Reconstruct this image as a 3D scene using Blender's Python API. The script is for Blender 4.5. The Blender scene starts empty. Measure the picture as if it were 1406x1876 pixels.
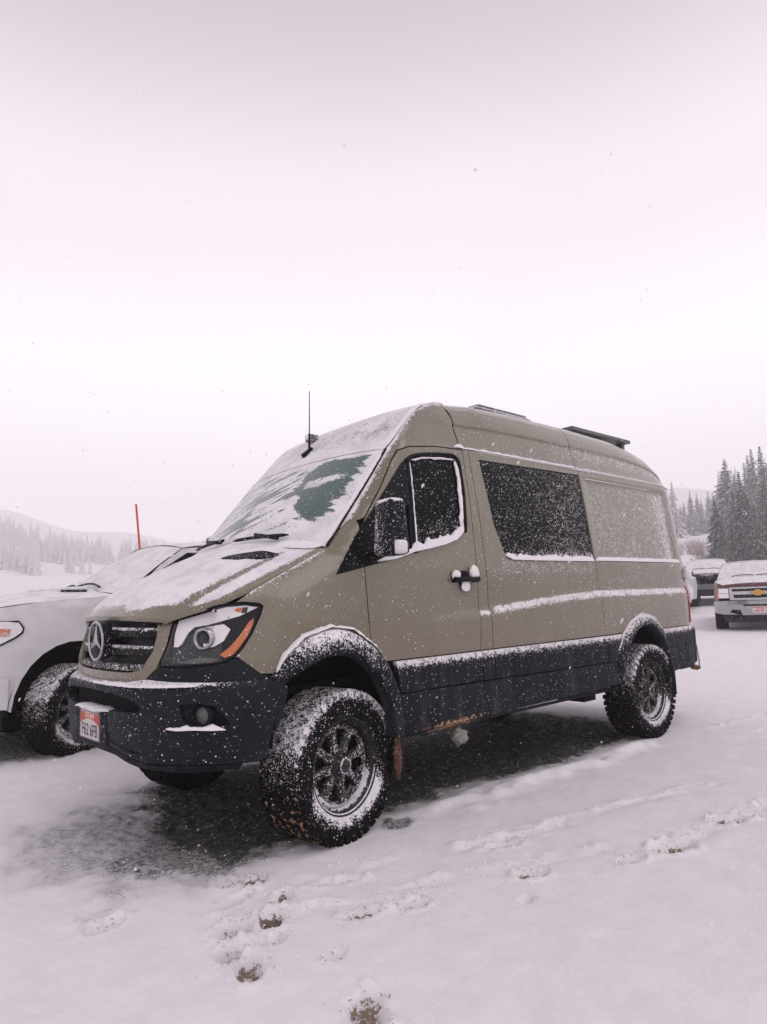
import bpy, bmesh, math, random
import numpy as np
from mathutils import Vector, Matrix, noise
from mathutils.geometry import tessellate_polygon
SC = bpy.context.scene
COL = SC.collection
rng = random.Random(5)
# ---------------------------------------------------------------- camera, sky, sun, exposure
CAMP = Vector((2.46421, 4.05649, 1.32591))
cd = bpy.data.cameras.new('camera'); co = bpy.data.objects.new('camera', cd); COL.objects.link(co)
_R, _U, _F = Vector((-0.739089, 0.672721, -0.034547)), Vector((0.058827, 0.115551, 0.991558)), Vector((-0.671034, -0.730817, 0.124976))
co.matrix_world = Matrix((( _R.x, _U.x, -_F.x, CAMP.x), (_R.y, _U.y, -_F.y, CAMP.y), (_R.z, _U.z, -_F.z, CAMP.z), (0, 0, 0, 1)))
cd.lens = 23.9954; cd.sensor_width = 36; cd.sensor_fit = 'AUTO'; cd.clip_start = .05; cd.clip_end = 3000
SC.camera = co
SUN_EL, SUN_AZ = math.radians(58), math.radians(100)        # direction to the sun, az counter-clockwise from +x
W = bpy.data.worlds.new('World'); SC.world = W; W.use_nodes = True
nt = W.node_tree; nt.nodes.clear()
def _n(t, **k):
    n = nt.nodes.new(t)
    for a, v in k.items(): setattr(n, a, v)
    return n
wo = _n('ShaderNodeOutputWorld'); bg = _n('ShaderNodeBackground')
sky = _n('ShaderNodeTexSky', sky_type='NISHITA', sun_disc=False, sun_elevation=SUN_EL, sun_rotation=math.pi/2-SUN_AZ)
bw = _n('ShaderNodeRGBToBW')
tc = _n('ShaderNodeTexCoord'); sp = _n('ShaderNodeSeparateXYZ')
ramp = _n('ShaderNodeValToRGB')
nz = _n('ShaderNodeTexNoise'); nz.inputs['Scale'].default_value = 1.6; nz.inputs['Detail'].default_value = 4
mul = _n('ShaderNodeMix', data_type='RGBA', blend_type='MULTIPLY'); mul.inputs[0].default_value = 1
mixs = _n('ShaderNodeMix', data_type='RGBA'); mixs.inputs[0].default_value = .9
cloud = _n('ShaderNodeMix', data_type='RGBA', blend_type='MULTIPLY'); cloud.inputs[0].default_value = 1
mr = _n('ShaderNodeMapRange'); mr.inputs['From Min'].default_value = .3; mr.inputs['From Max'].default_value = .7; mr.inputs['To Min'].default_value = .96; mr.inputs['To Max'].default_value = 1.04
L = nt.links.new
L(tc.outputs['Generated'], sp.inputs[0]); L(sp.outputs['Z'], ramp.inputs['Fac']); L(tc.outputs['Generated'], nz.inputs['Vector'])
e = ramp.color_ramp; e.interpolation = 'EASE'
for i, (pos, c) in enumerate([(0, (1.02, .975, 1.01, 1)), (.28, (1.02, .975, 1.015, 1)), (.50, (.76, .70, .755, 1)), (.72, (.42, .365, .41, 1)), (1, (.33, .29, .325, 1))]):
    el = e.elements[i] if i < 2 else e.elements.new(pos)
    el.position = pos; el.color = c
L(nz.outputs['Fac'], mr.inputs['Value'])
L(ramp.outputs['Color'], cloud.inputs['A']); L(mr.outputs[0], cloud.inputs['B'])
sc_ = _n('ShaderNodeMix', data_type='RGBA', blend_type='MULTIPLY'); sc_.inputs[0].default_value = 1; sc_.inputs['B'].default_value = (10, 10, 10, 1)
L(cloud.outputs['Result'], sc_.inputs['A'])
L(sky.outputs[0], bw.inputs[0]); L(bw.outputs[0], mixs.inputs['A']); L(sc_.outputs['Result'], mixs.inputs['B'])
L(mixs.outputs['Result'], bg.inputs['Color']); bg.inputs['Strength'].default_value = .1
L(bg.outputs[0], wo.inputs[0])
sd = bpy.data.lights.new('sun', 'SUN'); sd.energy = .5; sd.angle = math.radians(40); sd.color = (1, .95, .93)
so = bpy.data.objects.new('sun', sd); COL.objects.link(so)
so.rotation_euler = Vector((math.cos(SUN_EL)*math.cos(SUN_AZ), math.cos(SUN_EL)*math.sin(SUN_AZ), math.sin(SUN_EL))).to_track_quat('Z', 'Y').to_euler()
SC.view_settings.view_transform = 'Standard'; SC.view_settings.look = 'None'; SC.view_settings.exposure = .58; SC.view_settings.gamma = 1
SC.view_settings.use_curve_mapping = False
cy = SC.cycles
cy.max_bounces = 8; cy.volume_bounces = 4; cy.transparent_max_bounces = 8; cy.use_denoising = True; cy.caustics_reflective = False; cy.caustics_refractive = False
# ---------------------------------------------------------------- shapes of the van body
def sst(a,b,t):
    k=np.clip((np.asarray(t,float)-a)/(b-a),0,1);return k*k*(3-2*k)
def ip(t,pts):
    a=np.array(pts,float);o=np.argsort(a[:,0]);return np.interp(t,a[o,0],a[o,1])
def smooth_poly(pts,n=3):
    p=np.array(pts,float)
    for _ in range(n):
        q=[p[0]]
        for a,b in zip(p[:-1],p[1:]): q+=[a*.75+b*.25,a*.25+b*.75]
        q.append(p[-1]);p=np.array(q)
    return p
class Plan:
    """outline of the body seen from above, from the middle of the tail (u<0) round the side to the nose (u>0)"""
    def __init__(s,pts):
        p=smooth_poly(pts);d=np.r_[0,np.cumsum(np.hypot(*np.diff(p,axis=0).T))]
        i=np.where((p[:-1,0]<=0)&(p[1:,0]>0))[0][0];f=-p[i,0]/(p[i+1,0]-p[i,0])
        d=d-(d[i]+f*(d[i+1]-d[i]));s.d=d;s.p=p;s.u0=d[0];s.u1=d[-1]
        t=np.gradient(p,axis=0);t/=np.hypot(t[:,0],t[:,1])[:,None];s.n=np.c_[-t[:,1],t[:,0]]
    def __call__(s,u):
        f=lambda a:np.interp(u,s.d,a)
        return f(s.p[:,0]),f(s.p[:,1]),f(s.n[:,0]),f(s.n[:,1])
BODY=Plan([(-4.78,0),(-4.77,.6),(-4.755,.79),(-4.70,.895),(-4.53,.962),(-4.1,.98),(-3.0,.99),(-1.5,.99),(-.5,.99),(0,.985),(.25,.968),(.45,.935),(.62,.87),(.76,.775),(.87,.655),(.93,.53),(.96,.38),(.978,.2),(.982,0)])
BUMP=Plan([(-.3,.995),(0,.995),(.25,.985),(.45,.957),(.63,.89),(.78,.79),(.90,.68),(.985,.54),(1.02,.4),(1.032,.2),(1.034,0)])
ZE=[(-1.5,2.9),(-1.24,2.765),(-1.03,2.715),(-.86,2.63),(-.72,2.49),(-.555,2.305),(-.28,1.97),(0,1.638),(.345,1.478),(.52,1.40),(.70,1.322),(.85,1.29),(1.09,1.262),(1.6,1.29)]
YE=[(-1.24,.72),(-1.03,.755),(-.86,.785),(-.72,.80),(-.555,.802),(0,.857),(.345,.83),(.52,.81),(.8,.78)]
ZL=[(-.3,1.19),(-.65,1.2),(-1.27,1.229),(-2.0,1.285),(-2.8,1.325),(-5,1.32)]
DZ=[(.3,.03),(.5,.006),(.6,0),(.95,0),(1.2,0),(1.5,.012),(1.6,.024),(2.0,.062),(2.3,.1),(2.37,.11),(2.39,.132),(2.48,.16),(2.55,.186),(2.575,.178),(2.6,.182),(2.64,.205),(2.7,.245),(2.75,.31),(2.8,.5)]
def D(u,z):
    u=np.asarray(u,float);z=np.asarray(z,float)
    d=ip(z,DZ)
    zl=ip(u,ZL);A=sst(-.5,-1.3,u)
    d=d+A*.02*sst(zl-.05,zl+.004,z)*(1-.8*sst(zl+.01,zl+.28,z))
    d=d+sst(.25,.85,u)*np.clip(z-1.03,0,1)*(.32-.22*sst(1.0,1.3,u))
    t=np.clip(ip(u,ZE)-z,0,9);R=.10+.12*sst(-.25,.15,u);w=sst(-1.3,-1.2,u)*(1-sst(.5,.75,u))
    de=np.interp(u,BODY.d,BODY.p[:,1])-ip(u,YE);d=np.where(w>0,np.minimum(d,de-.0),d)
    d=d+(de-d)*w*np.clip(1-t/R,0,1)**2
    # pressed panel of the rear quarter
    q=sst(-2.86,-2.90,u)*sst(-4.46,-4.40,u-.0*z)*sst(1.575,1.61,z)*sst(2.315,2.29,z)
    d=d+.014*q
    return d
def S(u,z,o=0,P=BODY,DD=None):
    x,y,nx,ny=P(u);d=(DD or D)(u,z)-o
    return np.stack([x-nx*d,y-ny*d,np.asarray(z,float)+0*x],-1)
BZ=[(.40,.14),(.47,.07),(.52,.03),(.58,.012),(.7,0),(.86,-.004),(.90,.0),(.925,.02),(.94,.05),(.97,.075),(1.08,.10)]
def DB(u,z): return ip(z,BZ)
def SB(u,z,o=0): return S(u,z,o,BUMP,DB)
ZT=[(-1.0,2.73),(-1.25,2.815),(-1.6,2.86),(-2.2,2.88),(-3.0,2.88),(-3.7,2.86),(-4.05,2.815),(-4.3,2.75),(-4.5,2.64),(-4.62,2.52),(-4.69,2.37)]
HY=[(0,.875),(.02,.872),(.05,.853),(.25,.828),(.42,.80),(.455,.808),(.5,.806),(.62,.782),(.74,.745),(.84,.69),(.91,.61),(.955,.48),(.985,.3),(1,0)]
def zb(x): return ip(x,[(-.6,2.31),(-1.0,2.37),(-5,2.37)])
def RF(x,k,side=1,o=0):
    """roof: k runs 0 (gutter) .. 1 (ridge) through the section table"""
    x=np.asarray(x,float);kk=np.asarray(k,float)*(len(HY)-1);i=np.arange(len(HY))
    h=np.interp(kk,i,[a for a,b in HY]);yy=np.interp(kk,i,[b for a,b in HY])
    zt=ip(x,ZT);b=zb(x);y0=S(x,b)[...,1]
    y0=np.where(x<-4.2,ip(x,[(-5,0)]+[(a,b-.112) for a,b in BODY.p[:len(BODY.p)//2] if a<-4.0]),y0)
    # sections near the tail and the wind screen are flatter
    return np.stack([x+0*h,side*y0*yy/.875,b+(zt-b)*h+o],-1)
def strip(t,s,C,E,p=2.2):
    """sheet spanning the car: centre line C(t), edge line E(t), s -1..1"""
    t=np.asarray(t,float);s=np.asarray(s,float);C=np.array(C,float);E=np.array(E,float)
    tc=np.linspace(0,1,len(C));te=np.linspace(0,1,len(E))
    c=np.stack([np.interp(t,tc,C[:,i]) for i in range(3)],-1);e=np.stack([np.interp(t,te,E[:,i]) for i in range(3)],-1)
    a=np.abs(s)**p
    o=c+(e-c)*a[...,None];o[...,1]=e[...,1]*s
    return o
def dense(pts,n=24):
    p=smooth_poly(pts,3);d=np.r_[0,np.cumsum(np.linalg.norm(np.diff(p,axis=0),axis=1))];d/=d[-1]
    return np.stack([np.interp(np.linspace(0,1,n),d,p[:,i]) for i in range(3)],-1)
HC=dense([(.957,0,1.275),(.94,0,1.32),(.85,0,1.385),(.65,0,1.48),(.40,0,1.59),(.16,0,1.68)])
HE=dense([(.872,.572,1.260),(.795,.668,1.296),(.685,.760,1.332),(.52,.81,1.40),(.345,.83,1.478),(.16,.845,1.565),(.0,.857,1.637)])
WC=dense([(.16,0,1.69),(-.06,0,1.92),(-.28,0,2.12),(-.50,0,2.33)])
WE=dense([(.0,.857,1.64),(-.19,.84,1.865),(-.37,.825,2.08),(-.555,.802,2.305)])
CC=dense([(-.505,0,2.335),(-.62,0,2.455),(-.82,0,2.635),(-1.05,0,2.76),(-1.24,0,2.815)])
CE=dense([(-.555,.802,2.307),(-.72,.80,2.49),(-.86,.785,2.63),(-1.03,.755,2.715),(-1.24,.72,2.765)])
def CAP(t,s): return strip(t,s,CC,CE,2.4)
def HOOD(t,s):
    o=strip(t,s,HC,HE,2.4);a=np.abs(o[...,1])
    o[...,2]+=.022*sst(.66,.54,a)*sst(.02,.3,t)-.0*a
    return o
def WIN(t,s): return strip(t,s,WC,WE,2.3)
HAZE_TOP, HAZE_D = 140., .0021
# ---------------------------------------------------------------- helpers
def tag(o, label=None, cat=None, group=None, kind=None):
    for k, v in (('label', label), ('category', cat), ('group', group), ('kind', kind)):
        if v: o[k] = v
    return o
def thing(name, label, cat, loc=(0, 0, 0), rz=0, group=None):
    o = bpy.data.objects.new(name, None); COL.objects.link(o); o.location = loc; o.rotation_euler = (0, 0, rz)
    o.empty_display_size = .2
    return tag(o, label, cat, group)
def mk(name, V, F, mat, parent=None, smooth=True, **attrs):
    me = bpy.data.meshes.new(name)
    V = np.asarray(V, float)
    me.from_pydata(V.tolist(), [], [tuple(int(i) for i in f) for f in F])
    for k, v in attrs.items():
        if v is None: continue
        a = me.attributes.new(k, 'FLOAT', 'POINT'); a.data.foreach_set('value', np.asarray(v, np.float32))
    me.materials.append(mat)
    if smooth: me.shade_smooth()
    me.update()
    o = bpy.data.objects.new(name, me); COL.objects.link(o)
    if parent is not None: o.parent = parent
    return o
def share(name, me, parent=None, mw=None):
    o = bpy.data.objects.new(name, me); COL.objects.link(o)
    if parent is not None: o.parent = parent
    if mw is not None: o.matrix_local = mw
    return o
class MB:
    def __init__(s): s.V = []; s.F = []; s.A = []
    def add(s, V, F, a=0.):
        n = len(s.V); s.V += [tuple(map(float, v)) for v in V]; s.F += [tuple(int(i)+n for i in f) for f in F]
        s.A += list(a) if hasattr(a, '__len__') else [a]*len(V); return s
    def box(s, lo, hi, M=None, a=0., ch=0.):
        lo = Vector(lo); hi = Vector(hi); c = (lo+hi)/2; h = (hi-lo)/2
        if ch <= 0:
            V = [Vector((x, y, z)) for z in (lo.z, hi.z) for y in (lo.y, hi.y) for x in (lo.x, hi.x)]
            F = [(0, 2, 3, 1), (4, 5, 7, 6), (0, 1, 5, 4), (2, 6, 7, 3), (0, 4, 6, 2), (1, 3, 7, 5)]
        else:
            b = bmesh.new(); bmesh.ops.create_cube(b, size=1)
            for v in b.verts: v.co = Vector((v.co.x*2*h.x, v.co.y*2*h.y, v.co.z*2*h.z))+c
            bmesh.ops.bevel(b, geom=b.edges[:], offset=ch, segments=3, affect='EDGES', profile=.6)
            b.verts.ensure_lookup_table(); V = [v.co.copy() for v in b.verts]; F = [[v.index for v in f.verts] for f in b.faces]; b.free()
        if M is not None: V = [M@v for v in V]
        return s.add(V, F, a)
    def tube(s, pts, r, n=8, a=0., cap=True):
        P = [Vector(p) for p in pts]; rs = r if hasattr(r, '__len__') else [r]*len(P); V = []; F = []
        up = None
        for i, p in enumerate(P):
            t = (P[min(i+1, len(P)-1)]-P[max(i-1, 0)]).normalized()
            if up is None: up = t.orthogonal().normalized()
            up = (up-t*up.dot(t)).normalized(); w = t.cross(up)
            for k in range(n):
                q = 2*math.pi*k/n; V.append(p+(up*math.cos(q)+w*math.sin(q))*rs[i])
        for i in range(len(P)-1):
            for k in range(n): F.append((i*n+k, i*n+(k+1) % n, (i+1)*n+(k+1) % n, (i+1)*n+k))
        if cap: F += [tuple(range(n))[::-1], tuple((len(P)-1)*n+k for k in range(n))]
        return s.add(V, F, a)
    def lathe(s, prof, n=32, M=None, a=0., close=False):
        """prof: (radius, along) about local y"""
        V = []; F = []; m = len(prof)
        for k in range(n):
            q = 2*math.pi*k/n
            for r, y in prof: V.append(Vector((r*math.cos(q), y, r*math.sin(q))))
        for k in range(n):
            for i in range(m if close else m-1):
                j = (i+1) % m; F.append((k*m+i, k*m+j, ((k+1) % n)*m+j, ((k+1) % n)*m+i))
        if M is not None: V = [M@v for v in V]
        return s.add(V, F, a)
    def obj(s, name, mat, parent=None, smooth=True, **k):
        if any(s.A): k.setdefault('snow', s.A)
        return mk(name, s.V, s.F, mat, parent, smooth, **k)
def flatten(poly2, step, holes=()):
    """fill a 2-D outline (with holes) and cut it into a fine grid"""
    loops = [[Vector((a, b, 0)) for a, b in poly2]]+[[Vector((a, b, 0)) for a, b in h] for h in holes]
    flat = [v for l in loops for v in l]
    bm = bmesh.new(); vs = [bm.verts.new(v) for v in flat]
    for t in tessellate_polygon(loops):
        try: bm.faces.new([vs[i] for i in t])
        except ValueError: pass
    for ax, st in ((0, step[0]), (1, step[1])):
        lo = min(v[ax] for v in flat); hi = max(v[ax] for v in flat)
        k = math.floor(lo/st)+1
        while k*st < hi-1e-6:
            co_ = [0, 0, 0]; co_[ax] = k*st; no = [0, 0, 0]; no[ax] = 1
            bmesh.ops.bisect_plane(bm, geom=bm.verts[:]+bm.edges[:]+bm.faces[:], plane_co=co_, plane_no=no, dist=1e-5); k += 1
    bmesh.ops.remove_doubles(bm, verts=bm.verts[:], dist=1e-5)
    bm.normal_update()
    for f in bm.faces:
        if f.normal.z < 0: f.normal_flip()
    bm.verts.ensure_lookup_table(); bm.verts.index_update()
    V = np.array([v.co[:2] for v in bm.verts]); F = [[v.index for v in f.verts] for f in bm.faces]
    B = []
    for e_ in bm.edges:
        if len(e_.link_faces) == 1:
            l = e_.link_faces[0].loops[:]
            for q in l:
                if q.edge == e_: B.append((q.vert.index, q.link_loop_next.vert.index)); break
    bm.free(); return V, F, B
def panel(name, poly, mat, parent=None, Fn=None, o=0., th=.012, step=(.06, .05), holes=(), side=1, snow=None, mud=None, lump=0.):
    Fn = Fn or S
    V, F, B = flatten(poly, step, holes)
    oo = o+0*V[:, 0]
    if lump:
        edge = np.zeros(len(V), bool); edge[[i for b in B for i in b]] = True
        nn = np.array([noise.noise((a*40, b*40, 1.3)) for a, b in V]); oo = np.where(edge, o, o+lump*(.7+.6*nn))
    P = Fn(V[:, 0], V[:, 1], oo); n = len(V)
    ids = sorted({i for b in B for i in b}); ix = {i: n+k for k, i in enumerate(ids)}
    if th:
        Q0 = P[ids]; Q1 = Fn(V[ids, 0], V[ids, 1], o-th)
        ix2 = {i: n+len(ids)+k for k, i in enumerate(ids)}
        P = np.concatenate([P, Q0, Q1]); F = F+[(ix[b], ix[a], ix2[a], ix2[b]) for a, b in B]
        V = np.concatenate([V, V[ids], V[ids]])
    if side < 0:
        P = P*[1, -1, 1]; F = [f[::-1] for f in F]
    at = {}
    if snow is not None: at['snow'] = snow(V[:, 0], V[:, 1]) if callable(snow) else np.full(len(V), float(snow))
    if mud is not None: at['mud'] = mud(V[:, 0], V[:, 1]) if callable(mud) else np.full(len(V), float(mud))
    return mk(name, P, F, mat, parent, True, **at)
def sheet(name, Fn, nu, nv, mat, parent=None, u=(0, 1), v=(0, 1), **attr):
    a, b = np.meshgrid(np.linspace(*u, nu), np.linspace(*v, nv), indexing='ij'); P = Fn(a, b).reshape(-1, 3)
    F = [(i*nv+j, (i+1)*nv+j, (i+1)*nv+j+1, i*nv+j+1) for i in range(nu-1) for j in range(nv-1)]
    at = {k: (f(a, b).reshape(-1) if callable(f) else np.full(nu*nv, float(f))) for k, f in attr.items() if f is not None}
    return mk(name, P, F, mat, parent, True, **at)
def fbm(x, y, z=0., oct=3):
    return np.array([noise.fractal((a, b, z), 1., 2., oct) for a, b in zip(np.ravel(x), np.ravel(y))]).reshape(np.shape(x))
def resample(pts, st):
    P = np.array(pts, float); d = np.r_[0, np.cumsum(np.linalg.norm(np.diff(P, axis=0), axis=1))]; n = max(3, int(d[-1]/st)+1)
    return np.stack([np.interp(np.linspace(0, d[-1], n), d, P[:, i]) for i in range(P.shape[1])], -1)
def ridge(name, pts, w, h, parent, out=(0, 1, 0), up=(0, 0, 1), mat=None, st=.012, rough=.45, seed=0):
    """a lumpy bank of snow lying along a path: w wide along out, h high along up"""
    P = resample(pts, st); n = len(P); m = 9; V = []; F = []
    out = np.array(out, float); up = np.array(up, float)
    for i, p in enumerate(P):
        tp = min(1, (min(i, n-1-i)+.3)/5)**.6; k = 1+rough*noise.fractal((i*st*18, seed*7.1, 0), 1, 2, 3); k2 = 1+rough*.8*noise.noise((i*st*30, seed*3.3, 5))
        for j in range(m):
            q = math.pi*j/(m-1); jit = 1+.22*noise.noise((i*st*70, j*.9, seed+9.))
            V.append(p+out*(w*tp*max(.2, k2)*math.cos(q)*.5*jit)+up*(h*tp*max(.15, k)*math.sin(q)*jit))
    for i in range(n-1):
        for j in range(m-1): F.append((i*m+j, (i+1)*m+j, (i+1)*m+j+1, i*m+j+1))
    return mk(name, V, F, mat or M['snow'], parent)
# ---------------------------------------------------------------- materials
M = {}
def nodes_of(name):
    m = bpy.data.materials.new(name); m.use_nodes = True; t = m.node_tree; t.nodes.clear()
    def N(ty, inp=None, **k):
        n = t.nodes.new(ty)
        for a, v in k.items(): setattr(n, a, v)
        for a, v in (inp or {}).items():
            if hasattr(v, 'is_output'): t.links.new(v, n.inputs[a])
            else: n.inputs[a].default_value = v
        return n
    out = N('ShaderNodeOutputMaterial')
    return m, N, t.links.new, out
def mth(N, op, a, b=0., c=None, clamp=False):
    i = {0: a, 1: b}
    if c is not None: i[2] = c
    return N('ShaderNodeMath', i, operation=op, use_clamp=clamp).outputs[0]
def cmix(N, f, a, b, bt='MIX'):
    return N('ShaderNodeMix', {0: f, 6: a, 7: b}, data_type='RGBA', blend_type=bt).outputs[2]
def rgba(c): return (c[0], c[1], c[2], 1)
SNOWC = (.80, .775, .80)
def ramp01(N, v, lo, hi):
    return N('ShaderNodeMapRange', {'Value': v, 'From Min': lo, 'From Max': hi}, interpolation_type='SMOOTHSTEP').outputs[0]
def mat(name, col, rough=.5, metal=0., spec=.5, coat=0., snow=True, grain=0., scratch=0., mud=False, trans=0., base=0., sscale=1., reflection_grime=False, streak=0.):
    m, N, LK, out = nodes_of(name)
    tcn = N('ShaderNodeTexCoord').outputs['Object']
    c = rgba(col); r = rough
    if grain:
        nn = N('ShaderNodeTexNoise', {'Vector': tcn, 'Scale': 3.5, 'Detail': 6, 'Roughness': .65}).outputs['Fac']
        c = cmix(N, ramp01(N, nn, .3, .7), rgba([v*(1-grain) for v in col]), rgba([v*(1+grain) for v in col]))
    if reflection_grime:      # brown ground reflection and road grime painted into the lower body's colour
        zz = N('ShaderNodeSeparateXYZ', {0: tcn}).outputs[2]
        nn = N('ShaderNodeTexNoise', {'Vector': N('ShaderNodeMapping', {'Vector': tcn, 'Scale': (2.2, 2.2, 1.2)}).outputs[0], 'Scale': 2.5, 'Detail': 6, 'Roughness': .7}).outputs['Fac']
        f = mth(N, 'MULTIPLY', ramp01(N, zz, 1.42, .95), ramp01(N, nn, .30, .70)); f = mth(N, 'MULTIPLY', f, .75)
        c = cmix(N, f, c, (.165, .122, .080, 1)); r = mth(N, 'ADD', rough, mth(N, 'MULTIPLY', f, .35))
    if streak:
        mp = N('ShaderNodeMapping', {'Vector': tcn, 'Scale': (7, 7, 1.6)}).outputs[0]
        nn = N('ShaderNodeTexNoise', {'Vector': mp, 'Scale': 1.4, 'Detail': 7, 'Roughness': .72}).outputs['Fac']
        c = cmix(N, mth(N, 'MULTIPLY', ramp01(N, nn, .46, .70), streak), c, (.055, .055, .055, 1))
    if scratch:
        mp = N('ShaderNodeMapping', {'Vector': tcn, 'Scale': (6, 6, 60), 'Rotation': (.1, .25, .15)}).outputs[0]
        nn = N('ShaderNodeTexNoise', {'Vector': mp, 'Scale': 1.5, 'Detail': 5, 'Roughness': .7}).outputs['Fac']
        big = N('ShaderNodeTexNoise', {'Vector': tcn, 'Scale': 2.2, 'Detail': 3}).outputs['Fac']
        f = mth(N, 'MULTIPLY', ramp01(N, nn, .53, .66), ramp01(N, big, .40, .60)); f = mth(N, 'MULTIPLY', f, scratch)
        c = cmix(N, f, c, (.075, .10, .11, 1))
    bs = N('ShaderNodeBsdfPrincipled', {'Roughness': rough, 'Metallic': metal, 'Specular IOR Level': spec, 'Coat Weight': coat, 'Coat Roughness': .12})
    if mud:
        am = N('ShaderNodeAttribute', attribute_name='mud').outputs['Fac']
        nn = N('ShaderNodeTexNoise', {'Vector': tcn, 'Scale': 34, 'Detail': 4, 'Roughness': .6}).outputs['Fac']
        th_ = mth(N, 'SUBTRACT', .74, mth(N, 'MULTIPLY', am, .42))
        fm = N('ShaderNodeMapRange', {'Value': mth(N, 'SUBTRACT', nn, th_), 'From Min': 0., 'From Max': .05}).outputs[0]
        fm = mth(N, 'MULTIPLY', fm, ramp01(N, am, 0, .05))
        vv = N('ShaderNodeTexNoise', {'Vector': tcn, 'Scale': 60, 'Detail': 2}).outputs['Fac']
        c = cmix(N, fm, c, cmix(N, ramp01(N, vv, .35, .65), (.20, .10, .05, 1), (.42, .27, .18, 1)))
    if snow:
        a = N('ShaderNodeAttribute', attribute_name='snow').outputs['Fac']
        if base: a = mth(N, 'MAXIMUM', a, base)
        n1 = N('ShaderNodeTexNoise', {'Vector': tcn, 'Scale': 95*sscale, 'Detail': 2, 'Roughness': .6}).outputs['Fac']
        n2 = N('ShaderNodeTexNoise', {'Vector': tcn, 'Scale': 22*sscale, 'Detail': 4, 'Roughness': .6}).outputs['Fac']
        nn = mth(N, 'ADD', mth(N, 'MULTIPLY', n1, .68), mth(N, 'MULTIPLY', n2, .32))
        th_ = mth(N, 'SUBTRACT', .86, mth(N, 'MULTIPLY', a, .56))
        fa = N('ShaderNodeMapRange', {'Value': mth(N, 'SUBTRACT', nn, th_), 'From Min': -.02, 'From Max': .045}).outputs[0]
        fs = [fa]
        for sc, k in ((84*sscale, .55), (165*sscale, .55)):
            v = N('ShaderNodeTexVoronoi', {'Vector': tcn, 'Scale': sc, 'Randomness': 1.})
            rnd = N('ShaderNodeSeparateColor', {0: v.outputs['Color']}).outputs[0]
            big = N('ShaderNodeTexNoise', {'Vector': tcn, 'Scale': 5., 'Detail': 3}).outputs['Fac']
            lim = mth(N, 'MULTIPLY', mth(N, 'MULTIPLY', a, k), mth(N, 'ADD', .15, mth(N, 'MULTIPLY', big, 1.7)))
            on = mth(N, 'LESS_THAN', rnd, lim)
            rr = N('ShaderNodeSeparateColor', {0: v.outputs['Color']}).outputs[1]
            rad = mth(N, 'ADD', .16, mth(N, 'MULTIPLY', rr, .28))
            dot = N('ShaderNodeMapRange', {'Value': mth(N, 'SUBTRACT', rad, v.outputs['Distance']), 'From Min': 0., 'From Max': .08}).outputs[0]
            fs.append(mth(N, 'MULTIPLY', on, dot))
        f = mth(N, 'MAXIMUM', mth(N, 'MAXIMUM', fs[0], fs[1]), fs[2], clamp=True)
        c = cmix(N, f, c, cmix(N, ramp01(N, N('ShaderNodeTexNoise', {'Vector': tcn, 'Scale': 6., 'Detail': 6, 'Roughness': .7}).outputs['Fac'], .36, .60), (.66, .645, .665, 1), rgba(SNOWC)))
        LK(N('ShaderNodeMix', {0: f, 2: r, 3: .9}, data_type='FLOAT').outputs[0], bs.inputs['Roughness'])
        if metal: LK(mth(N, 'MULTIPLY', mth(N, 'SUBTRACT', 1., f), metal), bs.inputs['Metallic'])
        if coat: LK(mth(N, 'MULTIPLY', mth(N, 'SUBTRACT', 1., f), coat), bs.inputs['Coat Weight'])
        LK(mth(N, 'ADD', mth(N, 'MULTIPLY', f, .2-spec), spec), bs.inputs['Specular IOR Level'])
        hh = mth(N, 'MULTIPLY', f, mth(N, 'ADD', .5, n1))
        bp_ = N('ShaderNodeBump', {'Height': hh, 'Strength': .5, 'Distance': .006})
        LK(bp_.outputs[0], bs.inputs['Normal'])
    if hasattr(c, 'is_output'): LK(c, bs.inputs['Base Color'])
    else: bs.inputs['Base Color'].default_value = c
    LK(bs.outputs[0], out.inputs[0]); M[name] = m; return m
mat('paint', (.158, .143, .094), .30, coat=.75, spec=.45, grain=.07, reflection_grime=True)
mat('black_plastic', (.009, .011, .015), .65, grain=.3, scratch=.0, mud=True, spec=.12, streak=.55)
mat('bumper_plastic', (.009, .012, .017), .55, grain=.3, scratch=.9, spec=.15)
mat('black', (.006, .006, .007), .8, snow=False, spec=.1)
mat('gloss_black', (.005, .006, .007), .4, spec=.12)
mat('glass', (.002, .004, .004), .08, spec=.07)
mat('windscreen', (.075, .125, .12), .12, spec=.3)
mat('rubber', (.007, .007, .008), .8, mud=True, spec=.06)
mat('rim', (.008, .008, .009), .45, spec=.35)
mat('chrome', (.40, .40, .42), .18, metal=.95)
mat('dark_metal', (.10, .105, .105), .45, metal=.3)
mat('lamp_white', (.84, .81, .83), .3, coat=.4)
mat('lamp_dark', (.016, .022, .023), .3, spec=.4)
mat('amber', (.60, .14, .02), .3, coat=.3)
mat('red_lens', (.33, .02, .03), .3, coat=.3)
mat('white_paint', (.68, .665, .68), .4, coat=.2, grain=.08)
mat('silver_paint', (.50, .50, .52), .35, coat=.3)
mat('grey_paint', (.12, .125, .135), .35, coat=.3)
mat('maroon_paint', (.085, .018, .018), .35, coat=.3)
mat('plate_white', (.62, .56, .54), .5); mat('plate_red', (.50, .07, .03), .5, snow=False); mat('plate_ink', (.03, .045, .10), .5, snow=False); mat('plate_light', (.78, .70, .62), .5, snow=False)
mat('gold', (.55, .30, .07), .4, metal=.2)
mat('orange_pole', (.55, .085, .02), .5)
mat('mud', (.15, .072, .038), .9, grain=.5, snow=True)
mat('ice', (.17, .17, .15), .7, grain=.5, snow=True)
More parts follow.
